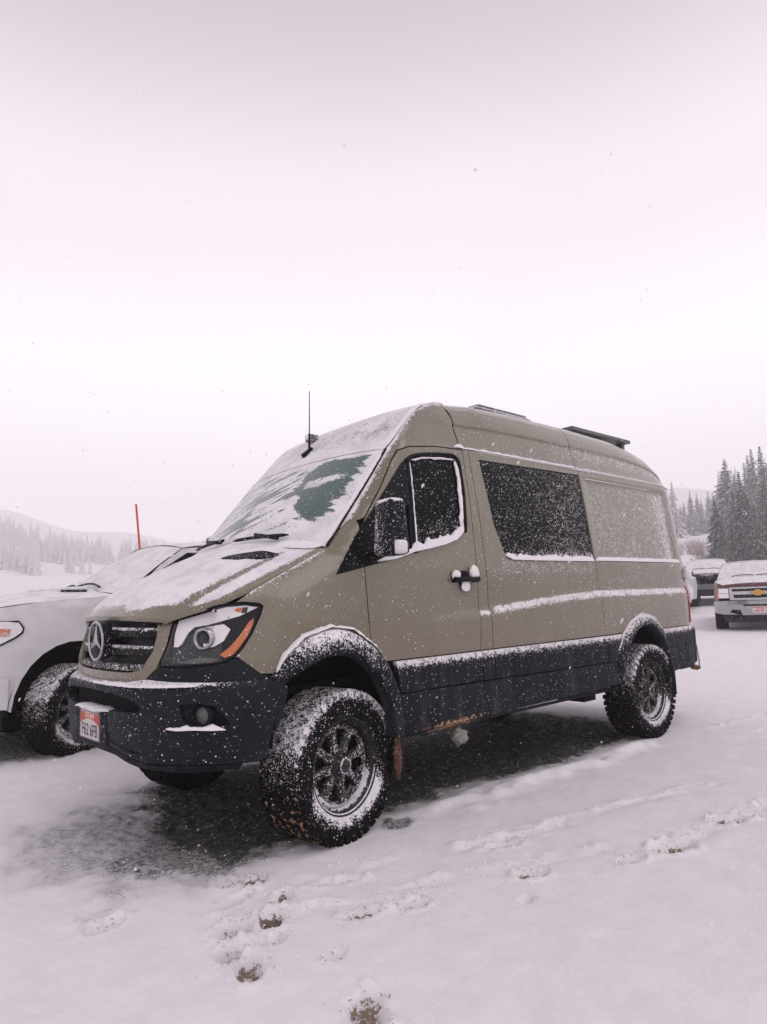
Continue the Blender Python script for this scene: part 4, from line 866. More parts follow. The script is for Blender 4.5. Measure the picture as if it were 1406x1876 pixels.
def hub_mesh():
    mb = MB(); mb.lathe([(.074, .04), (.074, .078), (.066, .086), (.052, .086), (.050, .112), (.042, .118), (.024, .118), (.020, .128), (.0, .13)], 32)
    for k in range(6):
        q = 2*math.pi*k/6; mb.lathe([(.008, .08), (.008, .1), (0, .102)], 6, Matrix.Translation((.060*math.cos(q), 0, .060*math.sin(q))))
    mb.A = [.22+(.55 if .03 < math.hypot(v[0], v[2]) < .045 else 0)+(.35 if v[2] < -.05 else 0) for v in mb.V]; return mb
NLATHE = 72*13; tm = MB(); tyre_mesh(tm); rm = rim_mesh(); hm_ = hub_mesh()
def wheel(parent, loc, rz, spin, s=1., mud=1.):
    M4 = Matrix.Translation(loc)@Matrix.Rotation(rz, 4, 'Z')
    def put(name, mb, mat_, par, attrs):
        R4 = Matrix.Rotation(spin, 4, 'Y'); V = [R4@Vector(v) for v in mb.V]; at = attrs([tuple(v) for v in V])
        return mk(name, [M4@v for v in V], mb.F, mat_, par, True, **at)
    w_ = put('wheel', rm, M['rim'], parent, lambda V: dict(snow=np.array(rm.A)*s) if spin == 0 else dict(snow=np.clip(np.array(rm.A)*s, 0, 1)))
    def ta(V):
        a, b = tyre_attrs(V, s, mud); return dict(snow=a, mud=b)
    t_ = put('tyre', tm, M['rubber'], w_, ta); t_.data.polygons.foreach_set('use_smooth', np.arange(len(tm.F)) < NLATHE)
    put('hub_cap', hm_, M['rim'], w_, lambda V: dict(snow=np.array(hm_.A)*s))
    return w_
fw_ = wheel(VAN, (0, .855, .405), math.radians(8), 0, 1., 1.)
wheel(VAN, (-3.60, .86, .405), 0, 0, .95, .55)
wheel(VAN, (0, -.865, .405), math.pi+math.radians(13), 0, .6, .3); wheel(VAN, (-3.60, -.86, .405), math.pi, 0, .6, .3)
# ---------------------------------------------------------------- pickups and other parked cars (local frame: front axle at the origin, nose +x)
TP = Plan([(-4.72, 0), (-4.72, .9), (-4.68, .975), (-4.4, 1.0), (-2, 1.0), (0, 1.0), (.45, .985), (.72, .94), (.88, .84), (.95, .62), (.985, .3), (.99, 0)])
TDZ = [(.3, .05), (.5, .015), (.7, 0), (.95, 0), (1.15, .015), (1.3, .035), (1.38, .06), (1.45, .12)]
def TD(u, z): return ip(z, TDZ)
def FT(zs):
    def f(u, z, o=0.): q = S(u, z, o, TP, TD); return q*np.array([1, 1, zs])
    return f
def pickup(t, zs=1., body='white_paint', tops=.97, sides=.3, front=None, arch_trim=False, steer=0., mx=0., cabs=.4, tsn=.7):
    Fn = FT(zs); Z3 = np.array([1, 1, zs]); UT = TP.u1
    C1 = dense([(.985, 0, 1.22), (.95, 0, 1.30), (.75, 0, 1.37), (.3, 0, 1.43), (-.30, 0, 1.46)]); E1 = dense([(.93, .70, 1.20), (.86, .82, 1.265), (.66, .915, 1.31), (.3, .935, 1.35), (-.45, .925, 1.385)])
    C2 = dense([(-.30, 0, 1.46), (-.75, 0, 1.76), (-1.10, 0, 1.93)]); E2 = dense([(-.46, .90, 1.395), (-.85, .81, 1.69), (-1.16, .72, 1.87)])
    C3 = dense([(-1.10, 0, 1.935), (-1.3, 0, 1.965), (-1.8, 0, 1.975), (-2.75, 0, 1.955)]); E3 = dense([(-1.16, .72, 1.875), (-1.35, .73, 1.905), (-1.8, .74, 1.91), (-2.75, .73, 1.89)])
    hood = lambda a, b: (strip(a, b, C1, E1, 2.6)+np.stack([0*a, 0*a, .02*sst(.6, .5, np.abs(b))*sst(.05, .25, a)], -1))*Z3
    wsf = lambda a, b: strip(a, b, C2, E2, 2.4)*Z3; rf = lambda a, b: strip(a, b, C3, E3, 3.)*Z3
    bo = sheet('bonnet', hood, 40, 50, M[body], t, (0, .99), (-1, 1), snow=lambda a, b: tops*sst(.02, .10, a)+.1)
    sheet('windscreen', wsf, 24, 40, M['windscreen'], t, (.0, 1), (-1, 1), snow=lambda a, b: .86+.12*np.abs(b))
    sheet('cab_roof', rf, 20, 30, M[body], t, (0, 1), (-1, 1), snow=tops)
    arch = lambda cx: [(cx+.53*math.cos(q), .40+.60*math.sin(q)) for q in np.linspace(math.pi*.02, math.pi*.98, 14)]
    sn = lambda u, z: np.maximum(sides, .9*sst(1.24, 1.33, z))
    for sd in (1, -1):
        panel('body_side', [(.82, .60), (.82, 1.255), (.62, 1.315), (.3, 1.352), (-.48, 1.39), (-4.66, 1.39), (-4.66, .55), (-4.2, .50)]+arch(-3.66)[::-1]+arch(0)[::-1], M[body], t, Fn=Fn, side=sd, snow=sn, mud=None, step=(.08, .05))
        panel('inner_side', [(.80, .55), (.80, 1.2), (-4.6, 1.3), (-4.6, .55)]+arch(-3.66)[::-1]+arch(0)[::-1], M['black'], t, Fn=Fn, o=-.04, th=.004, side=sd, step=(.3, .3))
        g = lambda u, z, o=0.: np.stack([u+0*z, .93-(z-1.38)/(1.89-1.38)*.195+o, z*zs], -1)
        cab = panel('cab_side', [(-.52, 1.392), (-.88, 1.69), (-1.17, 1.868), (-1.4, 1.885), (-2.76, 1.875), (-2.82, 1.392)], M[body], t, Fn=g, side=sd, snow=cabs, step=(.1, .08))
        panel('side_window', [(-.66, 1.42), (-.95, 1.68), (-1.20, 1.82), (-1.72, 1.835), (-1.74, 1.42)], M['glass'], cab, Fn=g, o=.004, side=sd, snow=lambda u, z: .12+.5*sst(1.5, 1.43, z), step=(.1, .08))
        panel('side_window', [(-1.84, 1.42), (-1.82, 1.835), (-2.62, 1.83), (-2.68, 1.42)], M['glass'], cab, Fn=g, o=.004, side=sd, snow=.12, step=(.1, .08))
        for cx in (0, -3.66):
            if arch_trim:
                A = arch(cx); P3 = [Fn(u, z, .005) for u, z in A]; mb = MB(); mb.tube([(a, sd*b, c) for a, b, c in P3], .035, 8); mb.obj('wheel_arch_trim', M['black_plastic'], t, snow=[.12]*len(mb.V))
            n = 16; V = []; F = []
            for i in range(n+1):
                q = math.pi*i/n; x, z = cx+.56*math.cos(q), (.40+.62*math.sin(q))*zs; V += [(x, sd*.5, z), (x, sd*.97, z)]
            for i in range(n): F.append((2*i, 2*i+1, 2*i+3, 2*i+2))
            V.append((cx, sd*.5, .4)); F += [(2*i, 2*i+2, len(V)-1) for i in range(n)]
            mk('wheel_liner', V, F, M['black'], t)
            wheel(t, (cx, sd*.86, .405), (0 if sd > 0 else math.pi)+(steer if cx == 0 else 0), .3, tsn, .3)
        mb = MB(); mb.box((-.62+mx, sd*1.02, 1.36*zs), (-.42+mx, sd*1.26, 1.55*zs), ch=.045); mi = mb.obj('wing_mirror', M['black_plastic'], t, snow=[.8 if v[2] > 1.53*zs else .15 for v in mb.V])
        mb = MB(); mb.tube([(-.58+mx, sd*.9, 1.40*zs), (-.55+mx, sd*1.05, 1.42*zs)], .03, 6); mb.obj('mirror_arm', M['black_plastic'], mi)
    mb = MB(); mb.box((-4.6, -.75, .48), (.82, .75, .70)); mb.tube([(0, -.8, .4), (0, .8, .4)], .05, 8); mb.tube([(-3.66, -.8, .4), (-3.66, .8, .4)], .06, 8); mb.obj('underbody', M['black'], t, smooth=False)
    mb = MB(); mb.box((-4.64, -.93, .72), (-2.8, .93, .80*zs)); mb.obj('bed_floor', M[body], t, smooth=False, snow=[1.]*8)
    mb = MB(); mb.box((-2.83, -.73, .8), (-2.78, .73, 1.87*zs)); mb.obj('cab_back', M[body], t, smooth=False)
    mb = MB(); mb.box((-4.74, -.9, .6), (-4.66, .9, 1.38*zs)); mb.obj('tailgate', M[body], t, smooth=False)
    for sd in (1, -1):
        mb = MB(); mb.tube([Vector(q*Z3*np.array([1, sd, 1]))+Vector((0, sd*.004, .0)) for q in E1], .005, 5); mb.obj('bonnet_seam', M['black'], bo)
    for a, b_ in ((.62, .05), (-.02, -.6)):
        mb = MB(); mb.tube([Vector(wsf(np.array(.03+.05*math.sin(k*math.pi)), np.array(a+(b_-a)*k)))+Vector((.02, 0, .03)) for k in np.linspace(0, 1, 10)], .011, 6); mb.obj('wiper', M['gloss_black'], t, snow=[.3]*len(mb.V))
    panel('front_backing', [(.80, .6), (.80, 1.23), (UT, 1.22), (UT, .6)], M['black'], t, Fn=Fn, o=-.05, th=.004); panel('front_backing', [(.80, .6), (.80, 1.23), (UT, 1.22), (UT, .6)], M['black'], t, Fn=Fn, o=-.05, th=.004, side=-1)
    return Fn, hood, bo, UT
# --- white pickup on the near side of the van's bonnet
RAM = thing('pickup_truck', 'snow covered white pickup truck parked on the far side of the van', 'pickup truck', (.26, -3.57, 0))
Fn, hood, bo, UT = pickup(RAM, 1.035, 'white_paint', .97, .22, steer=math.radians(24), mx=-.35, cabs=.9, tsn=1.)
for sd in (1, -1):
    lp = [(.515, 1.055), (.46, 1.095), (.45, 1.135), (.49, 1.19), (.80, 1.20), (1.06, 1.20), (1.06, .975), (.68, .975)]
    hl = panel('headlight', lp, M['lamp_white'], RAM, Fn=Fn, o=.008, th=.02, side=sd, snow=lambda u, z: .25+.4*sst(1.0, .95, z)+.3*sst(1.13, 1.16, z))
    mb = MB(); mb.tube([(a, sd*b, c) for a, b, c in [Fn(u, z, .01) for u, z in lp+lp[:1]]], .008, 6); mb.obj('lamp_gasket', M['gloss_black'], hl)
    panel('turn_signal', [(.56, 1.07), (.55, 1.13), (.68, 1.14), (.69, 1.07)], M['amber'], hl, Fn=Fn, o=.012, th=.01, side=sd, snow=.6)
    panel('front_bumper', [(.56, .47), (.56, .72), (1.1, .74), (UT, .74), (UT, .50), (1.1, .48)], M['white_paint'], RAM, Fn=Fn, o=.04, th=.06, side=sd, snow=.2)
    panel('front_wing_corner', [(.83, .76), (.83, .93), (1.06, .93), (1.06, .76)], M['white_paint'], RAM, Fn=Fn, o=0, side=sd, snow=.25)
    panel('grille', [(1.07, .76), (1.07, 1.18), (UT, 1.19), (UT, .76)], M['gloss_black'], RAM, Fn=Fn, o=.01, side=sd, snow=.4)
    panel('air_dam', [(.60, .30), (.58, .46), (UT, .47), (UT, .32)], M['black_plastic'], RAM, Fn=Fn, o=.0, th=.05, side=sd, snow=.05, mud=.2)
    on = lambda u, v, o: hood(u, v)+np.stack([0*u, 0*u, o+0*u], -1)
    pts = [(.74, .34), (.74, .52), (.93, .56), (.96, .50), (.95, .34)]
    panel('bonnet_scoop', [(a, sd*b) for a, b in pts], M['white_paint'], bo, Fn=on, o=.03, th=.04, snow=.93)
    panel('scoop_grille', [(a, sd*b) for a, b in ((.76, .525), (.77, .545), (.925, .585), (.93, .56))], M['black_plastic'], bo, Fn=on, o=.018, th=.03, snow=.35)
    mb = MB(); mb.lathe([(.0, .0), (.035, 0), (.035, .05), (0, .05)], 16, Matrix.Translation((.80, sd*.905, .62*1.0))); mb.obj('tow_hook', M['gloss_black'], RAM)
# --- maroon pickup facing the camera
CY = math.radians(21)
CHV = thing('pickup_truck', 'maroon pickup truck with chrome bumper, snow on its bonnet, facing the camera', 'pickup truck', (0, 0, 0), CY)
cpos = Vector((-15.76, -2.26, 0))-Vector((math.cos(CY), math.sin(CY), 0))*1.0; cpos.z = gz(cpos.x, cpos.y)-.01; CHV.location = cpos
Fn, hood, bo, UT = pickup(CHV, .915, 'maroon_paint', .98, .35)
for sd in (1, -1):
    panel('bonnet_edge', [(.80, 1.155), (.80, 1.23), (1.0, 1.232), (1.3, 1.24), (UT, 1.245), (UT, 1.178), (1.3, 1.172)], M['maroon_paint'], CHV, Fn=Fn, o=.004, side=sd, snow=.16)
    for z0, z1 in ((1.02, 1.15), (.885, 1.01)):
        panel('headlight', [(.80, z0), (.80, z1), (1.10, z1), (1.10, z0)], M['lamp_white'], CHV, Fn=Fn, o=.006, side=sd, snow=.08)
        panel('turn_signal', [(.78, z0+.01), (.78, z1-.01), (.845, z1-.01), (.845, z0+.01)], M['amber'], CHV, Fn=Fn, o=.010, side=sd, snow=.45)
    panel('grille_frame', [(1.12, .83), (1.12, 1.17), (UT, 1.175), (UT, 1.135), (1.17, 1.13), (1.19, 1.06), (UT, 1.06), (UT, .975), (1.20, .975), (1.22, .885), (UT, .88), (UT, .82)], M['silver_paint'], CHV, Fn=Fn, o=.014, th=.04, side=sd, snow=.12)
    panel('grille_mesh', [(1.14, .85), (1.14, 1.15), (UT, 1.15), (UT, .85)], M['gloss_black'], CHV, Fn=Fn, o=-.004, side=sd, snow=.22)
    panel('front_bumper', [(.55, .50), (.60, .80), (1.0, .81), (UT, .81), (UT, .71), (1.42, .71), (1.40, .665), (UT, .665), (UT, .42), (1.38, .42), (1.34, .56), (1.16, .575), (1.10, .50), (1.30, .44), (1.0, .44)], M['chrome'], CHV, Fn=Fn, o=.05, th=.08, side=sd, snow=.16)
    panel('bumper_slot', [(1.05, .44), (1.05, .72), (UT, .72), (UT, .44)], M['gloss_black'], CHV, Fn=Fn, o=.0, side=sd, snow=.1)
    panel('air_dam', [(.85, .22), (.85, .44), (UT, .44), (UT, .22)], M['black_plastic'], CHV, Fn=Fn, o=-.06, th=.03, side=sd, snow=.2)
x0 = 1.012
def bow(s, x): return [(x, y*s, .935+z*s) for y, z in ((-.165, -.012), (-.135, .042), (-.055, .042), (-.055, .068), (.055, .068), (.055, .042), (.165, .042), (.135, -.042), (.055, -.042), (.055, -.068), (-.055, -.068), (-.055, -.042), (-.150, -.042))]
def prism(name, pts, dx, mat_, parent):
    n = len(pts); V = list(pts)+[(a-dx, b, c) for a, b, c in pts]; F = [tuple(range(n)), tuple(range(n, 2*n))[::-1]]+[(i, (i+1) % n, (i+1) % n+n, i+n) for i in range(n)]
    return mk(name, V, F, mat_, parent, False)
e1 = prism('bow_tie_emblem', bow(1.0, x0+.02), .03, M['gold'], CHV); prism('emblem_rim', bow(1.12, x0+.012), .03, M['chrome'], e1)
mb = MB(); mb.box((1.045, -.152, .44), (1.052, .152, .59)); pl2 = mb.obj('license_plate', M['plate_white'], CHV, smooth=False)
text('lettering', 'L05 4C', .10, Matrix.Translation((1.0525, 0, .50))@FWD, M['plate_red'], pl2, sx=.72, bold=.003)
mb = MB(); mb.box((1.052, -.145, .562), (1.0528, .145, .582)); mb.obj('plate_band', M['plate_red'], pl2, smooth=False)
# --- two more cars behind, between the van's tail and the maroon pickup
def suv(name, label, loc, yaw, body, zs):
    t = thing(name, label, 'car', loc, yaw); Fn, hood, bo, UT = pickup(t, zs, body, .97, .4)
    for sd in (1, -1):
        hl = panel('headlight', [(.78, .98), (.80, 1.13), (1.12, 1.12), (1.14, .99)], M['lamp_dark'], t, Fn=Fn, o=.008, side=sd, snow=.35)
        pf = Fn(1.0, 1.05, .0); mb = MB(); mb.lathe([(.062, -.01), (.066, .02), (.05, .012), (0, .005)], 16, Matrix.Translation((pf[0], sd*pf[1], pf[2]))@Matrix.Rotation(-math.pi/2, 4, 'Z')); mb.obj('lamp_bezel', M['lamp_white'], hl)
        panel('grille', [(1.16, .85), (1.16, 1.15), (UT, 1.16), (UT, .85)], M['gloss_black'], t, Fn=Fn, o=.006, side=sd, snow=.25)
        panel('front_bumper', [(.60, .62), (.60, .96), (1.12, .96), (1.14, .84), (UT, .84), (UT, .62)], M[body], t, Fn=Fn, o=.03, th=.06, side=sd, snow=.25)
        panel('fog_light', [(.86, .70), (.86, .82), (1.02, .82), (1.02, .70)], M['gloss_black'], t, Fn=Fn, o=.035, side=sd, snow=.1)
        panel('lower_bumper', [(.66, .34), (.62, .62), (UT, .62), (UT, .34)], M['black_plastic'], t, Fn=Fn, o=.0, th=.05, side=sd, snow=.15)
        mb = MB(); mb.tube([(-1.3, sd*.62, 2.0*zs), (-2.7, sd*.62, 1.98*zs)], .02, 6); mb.obj('roof_rail', M['gloss_black'], t, snow=[.4]*len(mb.V))
    return t
def put(t, x, y): t.location = (x, y, gz(x, y)-.01)
put(suv('parked_car', 'white car with snowed bonnet, half hidden behind the tail of the van', (0, 0, 0), math.radians(16), 'white_paint', .94), -22.3, -8.05)
put(suv('parked_car', 'dark grey car with black grille peeping out beside the maroon pickup', (0, 0, 0), math.radians(20), 'grey_paint', .98), -27.0, -8.1)
# --- orange snow marker
mb = MB(); mb.tube([(-2.15, -6.5, -.05), (-1.97, -6.5, 2.21), (-1.90, -6.5, 2.94)], [.017, .017, .016], 10)
tag(mb.obj('snow_marker_pole', M['orange_pole']), 'thin orange snow marker pole leaning behind the white pickup', 'pole')
# ---------------------------------------------------------------- conifers, hillside wood, scrub
def mat_needle(name, a, b, frost):
    m, N, LK, out = nodes_of(name); tcn = N('ShaderNodeTexCoord').outputs['Object']
    n1 = N('ShaderNodeTexNoise', {'Vector': tcn, 'Scale': 2.2, 'Detail': 4}).outputs['Fac']
    c = cmix(N, ramp01(N, n1, .3, .7), rgba(a), rgba(b))
    g = N('ShaderNodeNewGeometry').outputs['Normal']; nz_ = N('ShaderNodeSeparateXYZ', {0: g}).outputs[2]
    n2 = N('ShaderNodeTexNoise', {'Vector': tcn, 'Scale': 5, 'Detail': 4, 'Roughness': .7}).outputs['Fac']
    f = mth(N, 'MULTIPLY', ramp01(N, n2, .72-frost*.5, .86-frost*.5), ramp01(N, mth(N, 'ABSOLUTE', nz_), .1, .7))
    c = cmix(N, f, c, (.60, .58, .60, 1))
    bs = N('ShaderNodeBsdfPrincipled', {'Base Color': c, 'Roughness': .8, 'Specular IOR Level': .1}); LK(bs.outputs[0], out.inputs[0]); M[name] = m
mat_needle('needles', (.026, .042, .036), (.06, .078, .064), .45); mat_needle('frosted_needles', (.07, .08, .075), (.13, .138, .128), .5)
mat_needle('snow_haze_needles', (.48, .475, .485), (.62, .61, .62), .75)  # distance haze mixed into the needle colour along with the snow
mat_needle('pale_needles', (.10, .105, .10), (.20, .205, .20), .6)  # lightened base colour stands in for haze on the slope firs
mat('bark', (.07, .05, .04), .9, grain=.4, snow=False); mat('twigs', (.33, .26, .25), .9, snow=False)
def crown_mesh(seed, H=10., R=1.55, shape=1., gap=.0, frost=False, levels=46):
    r = random.Random(seed); V = []; F = []
    for l in range(levels):
        k = l/(levels-1); z = H*(.06+.94*k**.93); rad = R*(1-k)**shape*(.72+.5*r.random())+.05
        if r.random() < gap: rad *= .45
        n = max(4, int(5+7*(1-k)))
        for j in range(n):
            q = 2*math.pi*(j+r.random())/n; L_ = rad*(.65+.55*r.random()); dr = L_*(.30+.25*r.random())-.12*(k > .8)
            d = Vector((math.cos(q), math.sin(q), 0)); s = Vector((-d.y, d.x, 0)); w = .16*L_+.09
            a = Vector((0, 0, z)); 
            for sub in range(3):
                t0 = (.10, .38, .66)[sub]; t1 = t0+.42
                p0 = a+d*L_*t0-Vector((0, 0, dr*t0*t0)); p1 = a+d*L_*min(t1, 1.05)-Vector((0, 0, dr*t1*t1)); ww = w*(1.25-t0*.7)
                i = len(V); jl = lambda m_: Vector((r.uniform(-m_, m_), r.uniform(-m_, m_), r.uniform(-m_, m_)))
                V += [p0+jl(.04), (p0+p1)/2+s*ww+jl(.06)-Vector((0, 0, ww*.55)), p1+jl(.05)-Vector((0, 0, .05)), (p0+p1)/2-s*ww+jl(.06)-Vector((0, 0, ww*.55)), (p0+p1)/2+Vector((0, 0, .03))]
                F += [(i, i+1, i+4), (i+1, i+2, i+4), (i+2, i+3, i+4), (i+3, i, i+4)]
    me = bpy.data.meshes.new('crown'); me.from_pydata([tuple(v) for v in V], [], F); me.update()
    return me
def trunk_mesh(H=10.):
    mb = MB(); mb.tube([(0, 0, -.6), (.02, 0, H*.3), (0, .02, H*.7), (0, 0, H*.99)], [.17, .13, .07, .012], 7); me = bpy.data.meshes.new('trunk'); me.from_pydata(mb.V, [], mb.F); me.materials.append(M['bark']); me.update(); return me
KINDS = {}
for nm, sd_, R, shp, gap, mt in (('dense', 3, 1.75, .85, .0, 'needles'), ('narrow', 8, 1.25, .8, .05, 'needles'), ('ragged', 14, 1.9, .62, .3, 'frosted_needles'), ('spire', 21, 1.6, .85, .12, 'frosted_needles'), ('snowy', 33, 1.9, .95, .25, 'snow_haze_needles'), ('pale', 40, 1.7, .8, .2, 'pale_needles')):
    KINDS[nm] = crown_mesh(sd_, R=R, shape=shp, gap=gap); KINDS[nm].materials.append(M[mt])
TR = trunk_mesh()
def fir(kind, x, y, top, label, group, wide=1.):
    b = float(terrain(x, y))-.1; h = max(2., top-b); t = thing('fir_tree', label, 'tree', (x, y, b), rng.uniform(0, 6.28), group); s = h/10
    t.scale = (s*wide, s*wide, s); share('crown', KINDS[kind], t); share('trunk', TR, t); return t
ORD = ['first', 'second', 'third', 'fourth', 'fifth', 'sixth', 'seventh', 'eighth', 'ninth', 'tenth', 'eleventh', 'twelfth']
def by_place(rows):
    """rows sorted by bearing, as one sees them from the van's tail outwards"""
    return sorted(rows, key=lambda a: math.atan2(a[2]-CAMP.y, a[1]-CAMP.x) % (2*math.pi), reverse=True)
GA, GB, GC = 'dark firs just behind the parked cars', 'taller firs standing farther back', 'pale firs faded in the snowfall on the slope'
for i, a in enumerate(by_place([('dense', -66.1, -22.8, 9.9, 1.15), ('dense', -69.9, -21.7, 12.6, 1.), ('narrow', -67.0, -20.2, 10.0, 1.2), ('dense', -72.6, -23.5, 11., 1.), ('dense', -81.2, -23.2, 13.1, 1.15), ('narrow', -63.2, -21.3, 7.1, 1.4), ('dense', -65.7, -19.2, 8.5, 1.3), ('dense', -68.5, -18.2, 9.2, 1.2), ('dense', -74.5, -22.6, 9.0, 1.3)])):
    fir(a[0], a[1], a[2], a[3], 'dark green fir close behind the parked cars, %s counted from the tail of the van' % ORD[i], GA, a[4])
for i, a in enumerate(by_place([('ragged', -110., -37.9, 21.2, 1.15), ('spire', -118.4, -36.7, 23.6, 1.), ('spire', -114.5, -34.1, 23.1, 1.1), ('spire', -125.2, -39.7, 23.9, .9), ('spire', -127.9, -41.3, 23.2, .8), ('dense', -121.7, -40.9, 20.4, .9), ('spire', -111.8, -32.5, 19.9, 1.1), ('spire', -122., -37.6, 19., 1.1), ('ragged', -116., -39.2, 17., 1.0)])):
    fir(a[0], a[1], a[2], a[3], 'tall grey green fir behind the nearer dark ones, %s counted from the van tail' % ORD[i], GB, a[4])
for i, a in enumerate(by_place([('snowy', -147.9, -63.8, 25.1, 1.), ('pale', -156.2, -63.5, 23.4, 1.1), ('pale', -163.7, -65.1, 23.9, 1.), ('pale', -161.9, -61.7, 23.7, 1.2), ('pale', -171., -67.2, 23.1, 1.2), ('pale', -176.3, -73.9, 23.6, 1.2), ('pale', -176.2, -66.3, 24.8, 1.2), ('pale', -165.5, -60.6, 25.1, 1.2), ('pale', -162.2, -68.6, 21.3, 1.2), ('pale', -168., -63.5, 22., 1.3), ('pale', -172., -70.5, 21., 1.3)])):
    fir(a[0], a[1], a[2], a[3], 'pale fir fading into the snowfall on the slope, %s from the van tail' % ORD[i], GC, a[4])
for i, (x, y, top) in enumerate(((-11.6, -54.3, 3.0), (-13.3, -55.9, 3.2), (-13.1, -53.9, 3.3), (-13.7, -54.8, 3.4))):
    b = float(terrain(x, y))-.05; t = thing('fir_sapling', ('tiny fir sapling in the snow field, %s of the four from the frame edge' % ORD[(0, 2, 1, 3)[i]]), 'tree', (x, y, b), rng.uniform(0, 6), 'fir saplings in the open snow field'); s = max(.45, top-b-.3)/10; t.scale = (s*.8, s*.8, s)
    share('crown', KINDS['spire'], t); share('trunk', TR, t)
# bare scrub on the slope
def shrub_mesh(seed):
    r = random.Random(seed); mb = MB()
    for k in range(44):
        q = r.uniform(0, 6.28); ln = r.uniform(1.2, 3.2); t_ = r.uniform(.1, .75); p = Vector((r.gauss(0, .3), r.gauss(0, .3), 0)); d = Vector((math.cos(q)*t_, math.sin(q)*t_, 1)).normalized()
        m_ = p+d*ln*.55+Vector((r.gauss(0, .12), r.gauss(0, .12), 0)); e_ = p+d*ln+Vector((r.gauss(0, .25), r.gauss(0, .25), 0)); mb.tube([p, m_, e_], [.026, .018, .006], 3, cap=False)
        for _ in range(3): g = m_.lerp(e_, r.random()); mb.tube([g, g+Vector((r.gauss(0, .35), r.gauss(0, .35), r.uniform(.1, .6)))], [.014, .006], 3, cap=False)
    me = bpy.data.meshes.new('stems'); me.from_pydata(mb.V, [], mb.F); me.materials.append(M['twigs']); me.update(); return me
SM = [shrub_mesh(1), shrub_mesh(2)]
for i, (x, y) in enumerate(((-93., -37.3), (-90.8, -35.7), (-87.5, -33.5), (-69.7, -25.6), (-82.5, -28.7), (-91.5, -38.), (-89., -34.2), (-71.5, -26.8))):
    t = thing('bare_shrub', 'leafless brown shrub on the snowy slope below the firs, %s counted from the van' % ORD[(0, 1, 3, 6, 5, 2, 4, 7)[i]], 'shrub', (x, y, float(terrain(x, y))-.1), i*1.3, 'leafless shrubs on the slope'); t.scale = (.75, .75, .8); share('stems', SM[i % 2], t)
# the wood on the far hills
r = random.Random(4); V = []; F = []
def cone(x, y, b, h, w):
    n = 6
    for k0, k1, ww in ((.05, .5, 1.), (.32, .78, .72), (.6, 1.05, .42)):
        i = len(V)
        V.append((x+r.uniform(-.1, .1), y, b+h*k1)); ph = r.random()*6
        for j in range(n): q = ph+2*math.pi*j/n; rr = w*ww*r.uniform(.7, 1.2); V.append((x+rr*math.cos(q), y+rr*math.sin(q), b+h*(k0+r.uniform(-.05, .05))))
        for j in range(n): F.append((i, i+1+j, i+1+(j+1) % n))
cnt = 0
while cnt < 1300:
    az = math.radians(r.uniform(238, 264)); d = 262+230*r.random()**1.5; x, y = CAMP.x+d*math.cos(az), CAMP.y+d*math.sin(az)
    dens = noise.fractal((x/60, y/60, 2.), 1, 2, 3)+.35*math.cos((d-330)/120)
    if dens < .18 or noise.noise((x/14, y/14, 3.)) < -.05: continue
    h = r.uniform(4, 10); cone(x, y, float(terrain(x, y))-.5, h, h*.17); cnt += 1
cnt = 0
while cnt < 130:
    az = math.radians(r.uniform(194, 201)); d = r.uniform(260, 380); x, y = CAMP.x+d*math.cos(az), CAMP.y+d*math.sin(az)
    if noise.fractal((x/45, y/45, 7.), 1, 2, 3) < -.05: continue
    h = r.uniform(7, 15); cone(x, y, float(terrain(x, y))-.5, h, h*.16); cnt += 1
tag(mk('hillside_forest', V, F, M['snow_haze_needles'], smooth=False), 'distant fir forest on the hills, nearly lost in falling snow', 'forest', kind='stuff')
# ---------------------------------------------------------------- litter on the ground
mb = MB(); z0 = gz(.55, .36)+.008
mb.tube([(.60, .33, z0), (.57, .36, z0+.012), (.53, .39, z0+.018), (.50, .43, z0+.045)], [.004, .008, .006, .002], 6); mb.tube([(.56, .37, z0+.012), (.58, .42, z0+.006)], [.006, .002], 5)
tag(mb.obj('twig', M['bark']), 'small broken brown twig on the slush in front of the van', 'twig')
V = []; F = []
for cx, cy_, rx, ry, rot, dp, br, dr in PRINTS:
    for k in range(int(60*dr)):
        a = r.gauss(0, .42)*rx*1.1; b_ = r.gauss(0, .42)*ry*1.1; x = cx+a*math.cos(rot)-b_*math.sin(rot); y = cy_+a*math.sin(rot)+b_*math.cos(rot); z = gz(x, y)-.003
        q = r.uniform(0, 6.28); ln = r.uniform(.008, .026); h = r.uniform(.001, .009); w = r.uniform(.001, .0022); i = len(V); dx, dy = math.cos(q), math.sin(q)
        V += [(x-dy*w, y+dx*w, z), (x+dy*w, y-dx*w, z), (x+dx*ln*.6-dy*w*.7, y+dy*ln*.6+dx*w*.7, z+h), (x+dx*ln*.6+dy*w*.7, y+dy*ln*.6-dx*w*.7, z+h), (x+dx*ln, y+dy*ln, z+h*.7)]
        F += [(i, i+1, i+3, i+2), (i+2, i+3, i+4)]
mat('dead_grass', (.20, .135, .07), .9, grain=.6, snow=False)
tag(mk('dead_grass', V, F, M['dead_grass'], smooth=False), 'dead brown grass blades showing in the footprints', 'grass', kind='stuff')
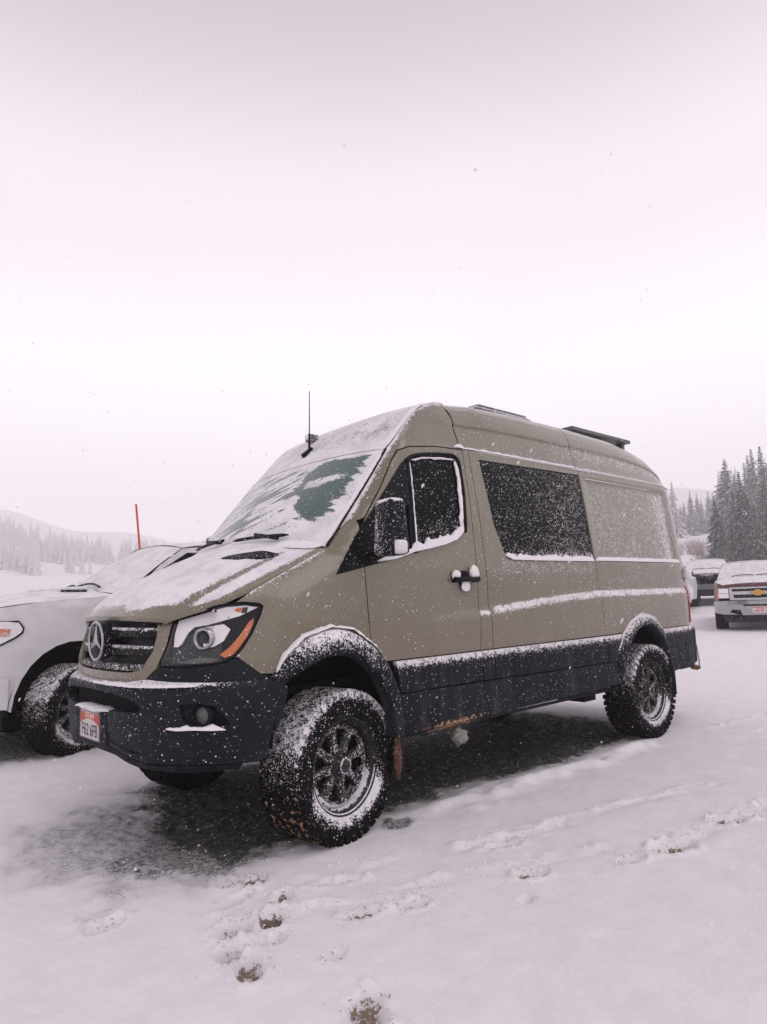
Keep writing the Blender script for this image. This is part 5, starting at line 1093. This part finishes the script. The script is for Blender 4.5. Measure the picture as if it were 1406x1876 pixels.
# clods of slush and gravel under the van
V = []; F = []
def clod(x, y, s):
    z = gz(x, y)+s*.25; i = len(V); p = [(1, 0, 0), (-1, 0, 0), (0, 1, 0), (0, -1, 0), (0, 0, .8), (0, 0, -.6)]
    V.extend([(x+a*s*r.uniform(.6, 1.3), y+b_*s*r.uniform(.6, 1.3), z+c*s*r.uniform(.5, 1.2)) for a, b_, c in p]); F.extend([(i+a, i+b_, i+c) for a, b_, c in ((0, 2, 4), (2, 1, 4), (1, 3, 4), (3, 0, 4), (2, 0, 5), (1, 2, 5), (3, 1, 5), (0, 3, 5))])
k = 0
while k < 1100:
    x, y = r.uniform(-3.6, 1.3), r.uniform(-1.0, 1.2); i = int(np.searchsorted(gx, x)); j = int(np.searchsorted(gy, y))
    if bare[i, j] < .2: k += .2; continue
    clod(x, y, r.uniform(.002, .0075)*(1+(r.random() < .05)*1.2)); k += 1
RUTS = [(.55, 1.12, -1.25, 1.75), (.35, 1.52, -.9, 2.06), (-.2, 1.42, -2.6, 2.0), (-.9, 2.2, -2.4, 2.42), (.9, 1.3, .1, 1.75)]
for _ in range(450):
    a = RUTS[r.randrange(5)]; k = r.random(); clod(a[0]+(a[2]-a[0])*k+r.gauss(0, .05), a[1]+(a[3]-a[1])*k+r.gauss(0, .05), r.uniform(.003, .010))
for q in PRINTS:
    for _ in range(14): a = r.uniform(0, 6.28); clod(q[0]+q[2]*1.5*math.cos(a)*r.uniform(.6, 1.3), q[1]+q[3]*1.8*math.sin(a)*r.uniform(.6, 1.3), r.uniform(.003, .009))
tag(mk('slush_clods', V, F, M['snow'], smooth=False), 'loose crumbs of snow scattered under the van and along the ruts', 'snow', kind='stuff')
# ---------------------------------------------------------------- falling snow
V = []; F = []
Fw, Rt, Up = _F, _R, _U
k = 0
while k < 5200:
    x, y, z = r.uniform(-9, 2.6), r.uniform(-5, 4.2), r.uniform(.02, 4.6); d = (Vector((x, y, z))-CAMP)
    if d.length < 1.5: k += .05; continue
    s = r.uniform(.0014, .0030)*(1 if r.random() < .95 else 1.7); i = len(V); ln = r.uniform(1., 2.2)
    ax = Vector((.35, -.3, -.9)).normalized(); u_ = ax.orthogonal().normalized(); w_ = ax.cross(u_); P = Vector((x, y, z))
    if k < 26: s = r.uniform(.0035, .006); ln = r.uniform(1.5, 2.6)
    if k < 16: x, y, z = r.uniform(-3., .9), r.uniform(1.4, 2.3), r.uniform(.35, 2.2); P = Vector((x, y, z)); s = r.uniform(.005, .009); ln = r.uniform(1.8, 3.)
    V += [tuple(P+ax*s*ln), tuple(P-ax*s*ln*r.uniform(.7, 1.))]+[tuple(P+(u_*math.cos(q)+w_*math.sin(q))*s*r.uniform(.7, 1.2)) for q in (0, 1.57, 3.14, 4.71)]
    F += [(i, i+2+a, i+2+(a+1) % 4) for a in range(4)]+[(i+1, i+2+(a+1) % 4, i+2+a) for a in range(4)]; k += 1
tag(mk('falling_snow', V, F, M['flake'], smooth=False), 'small snowflakes falling through the air all round the van', 'snow', kind='stuff')
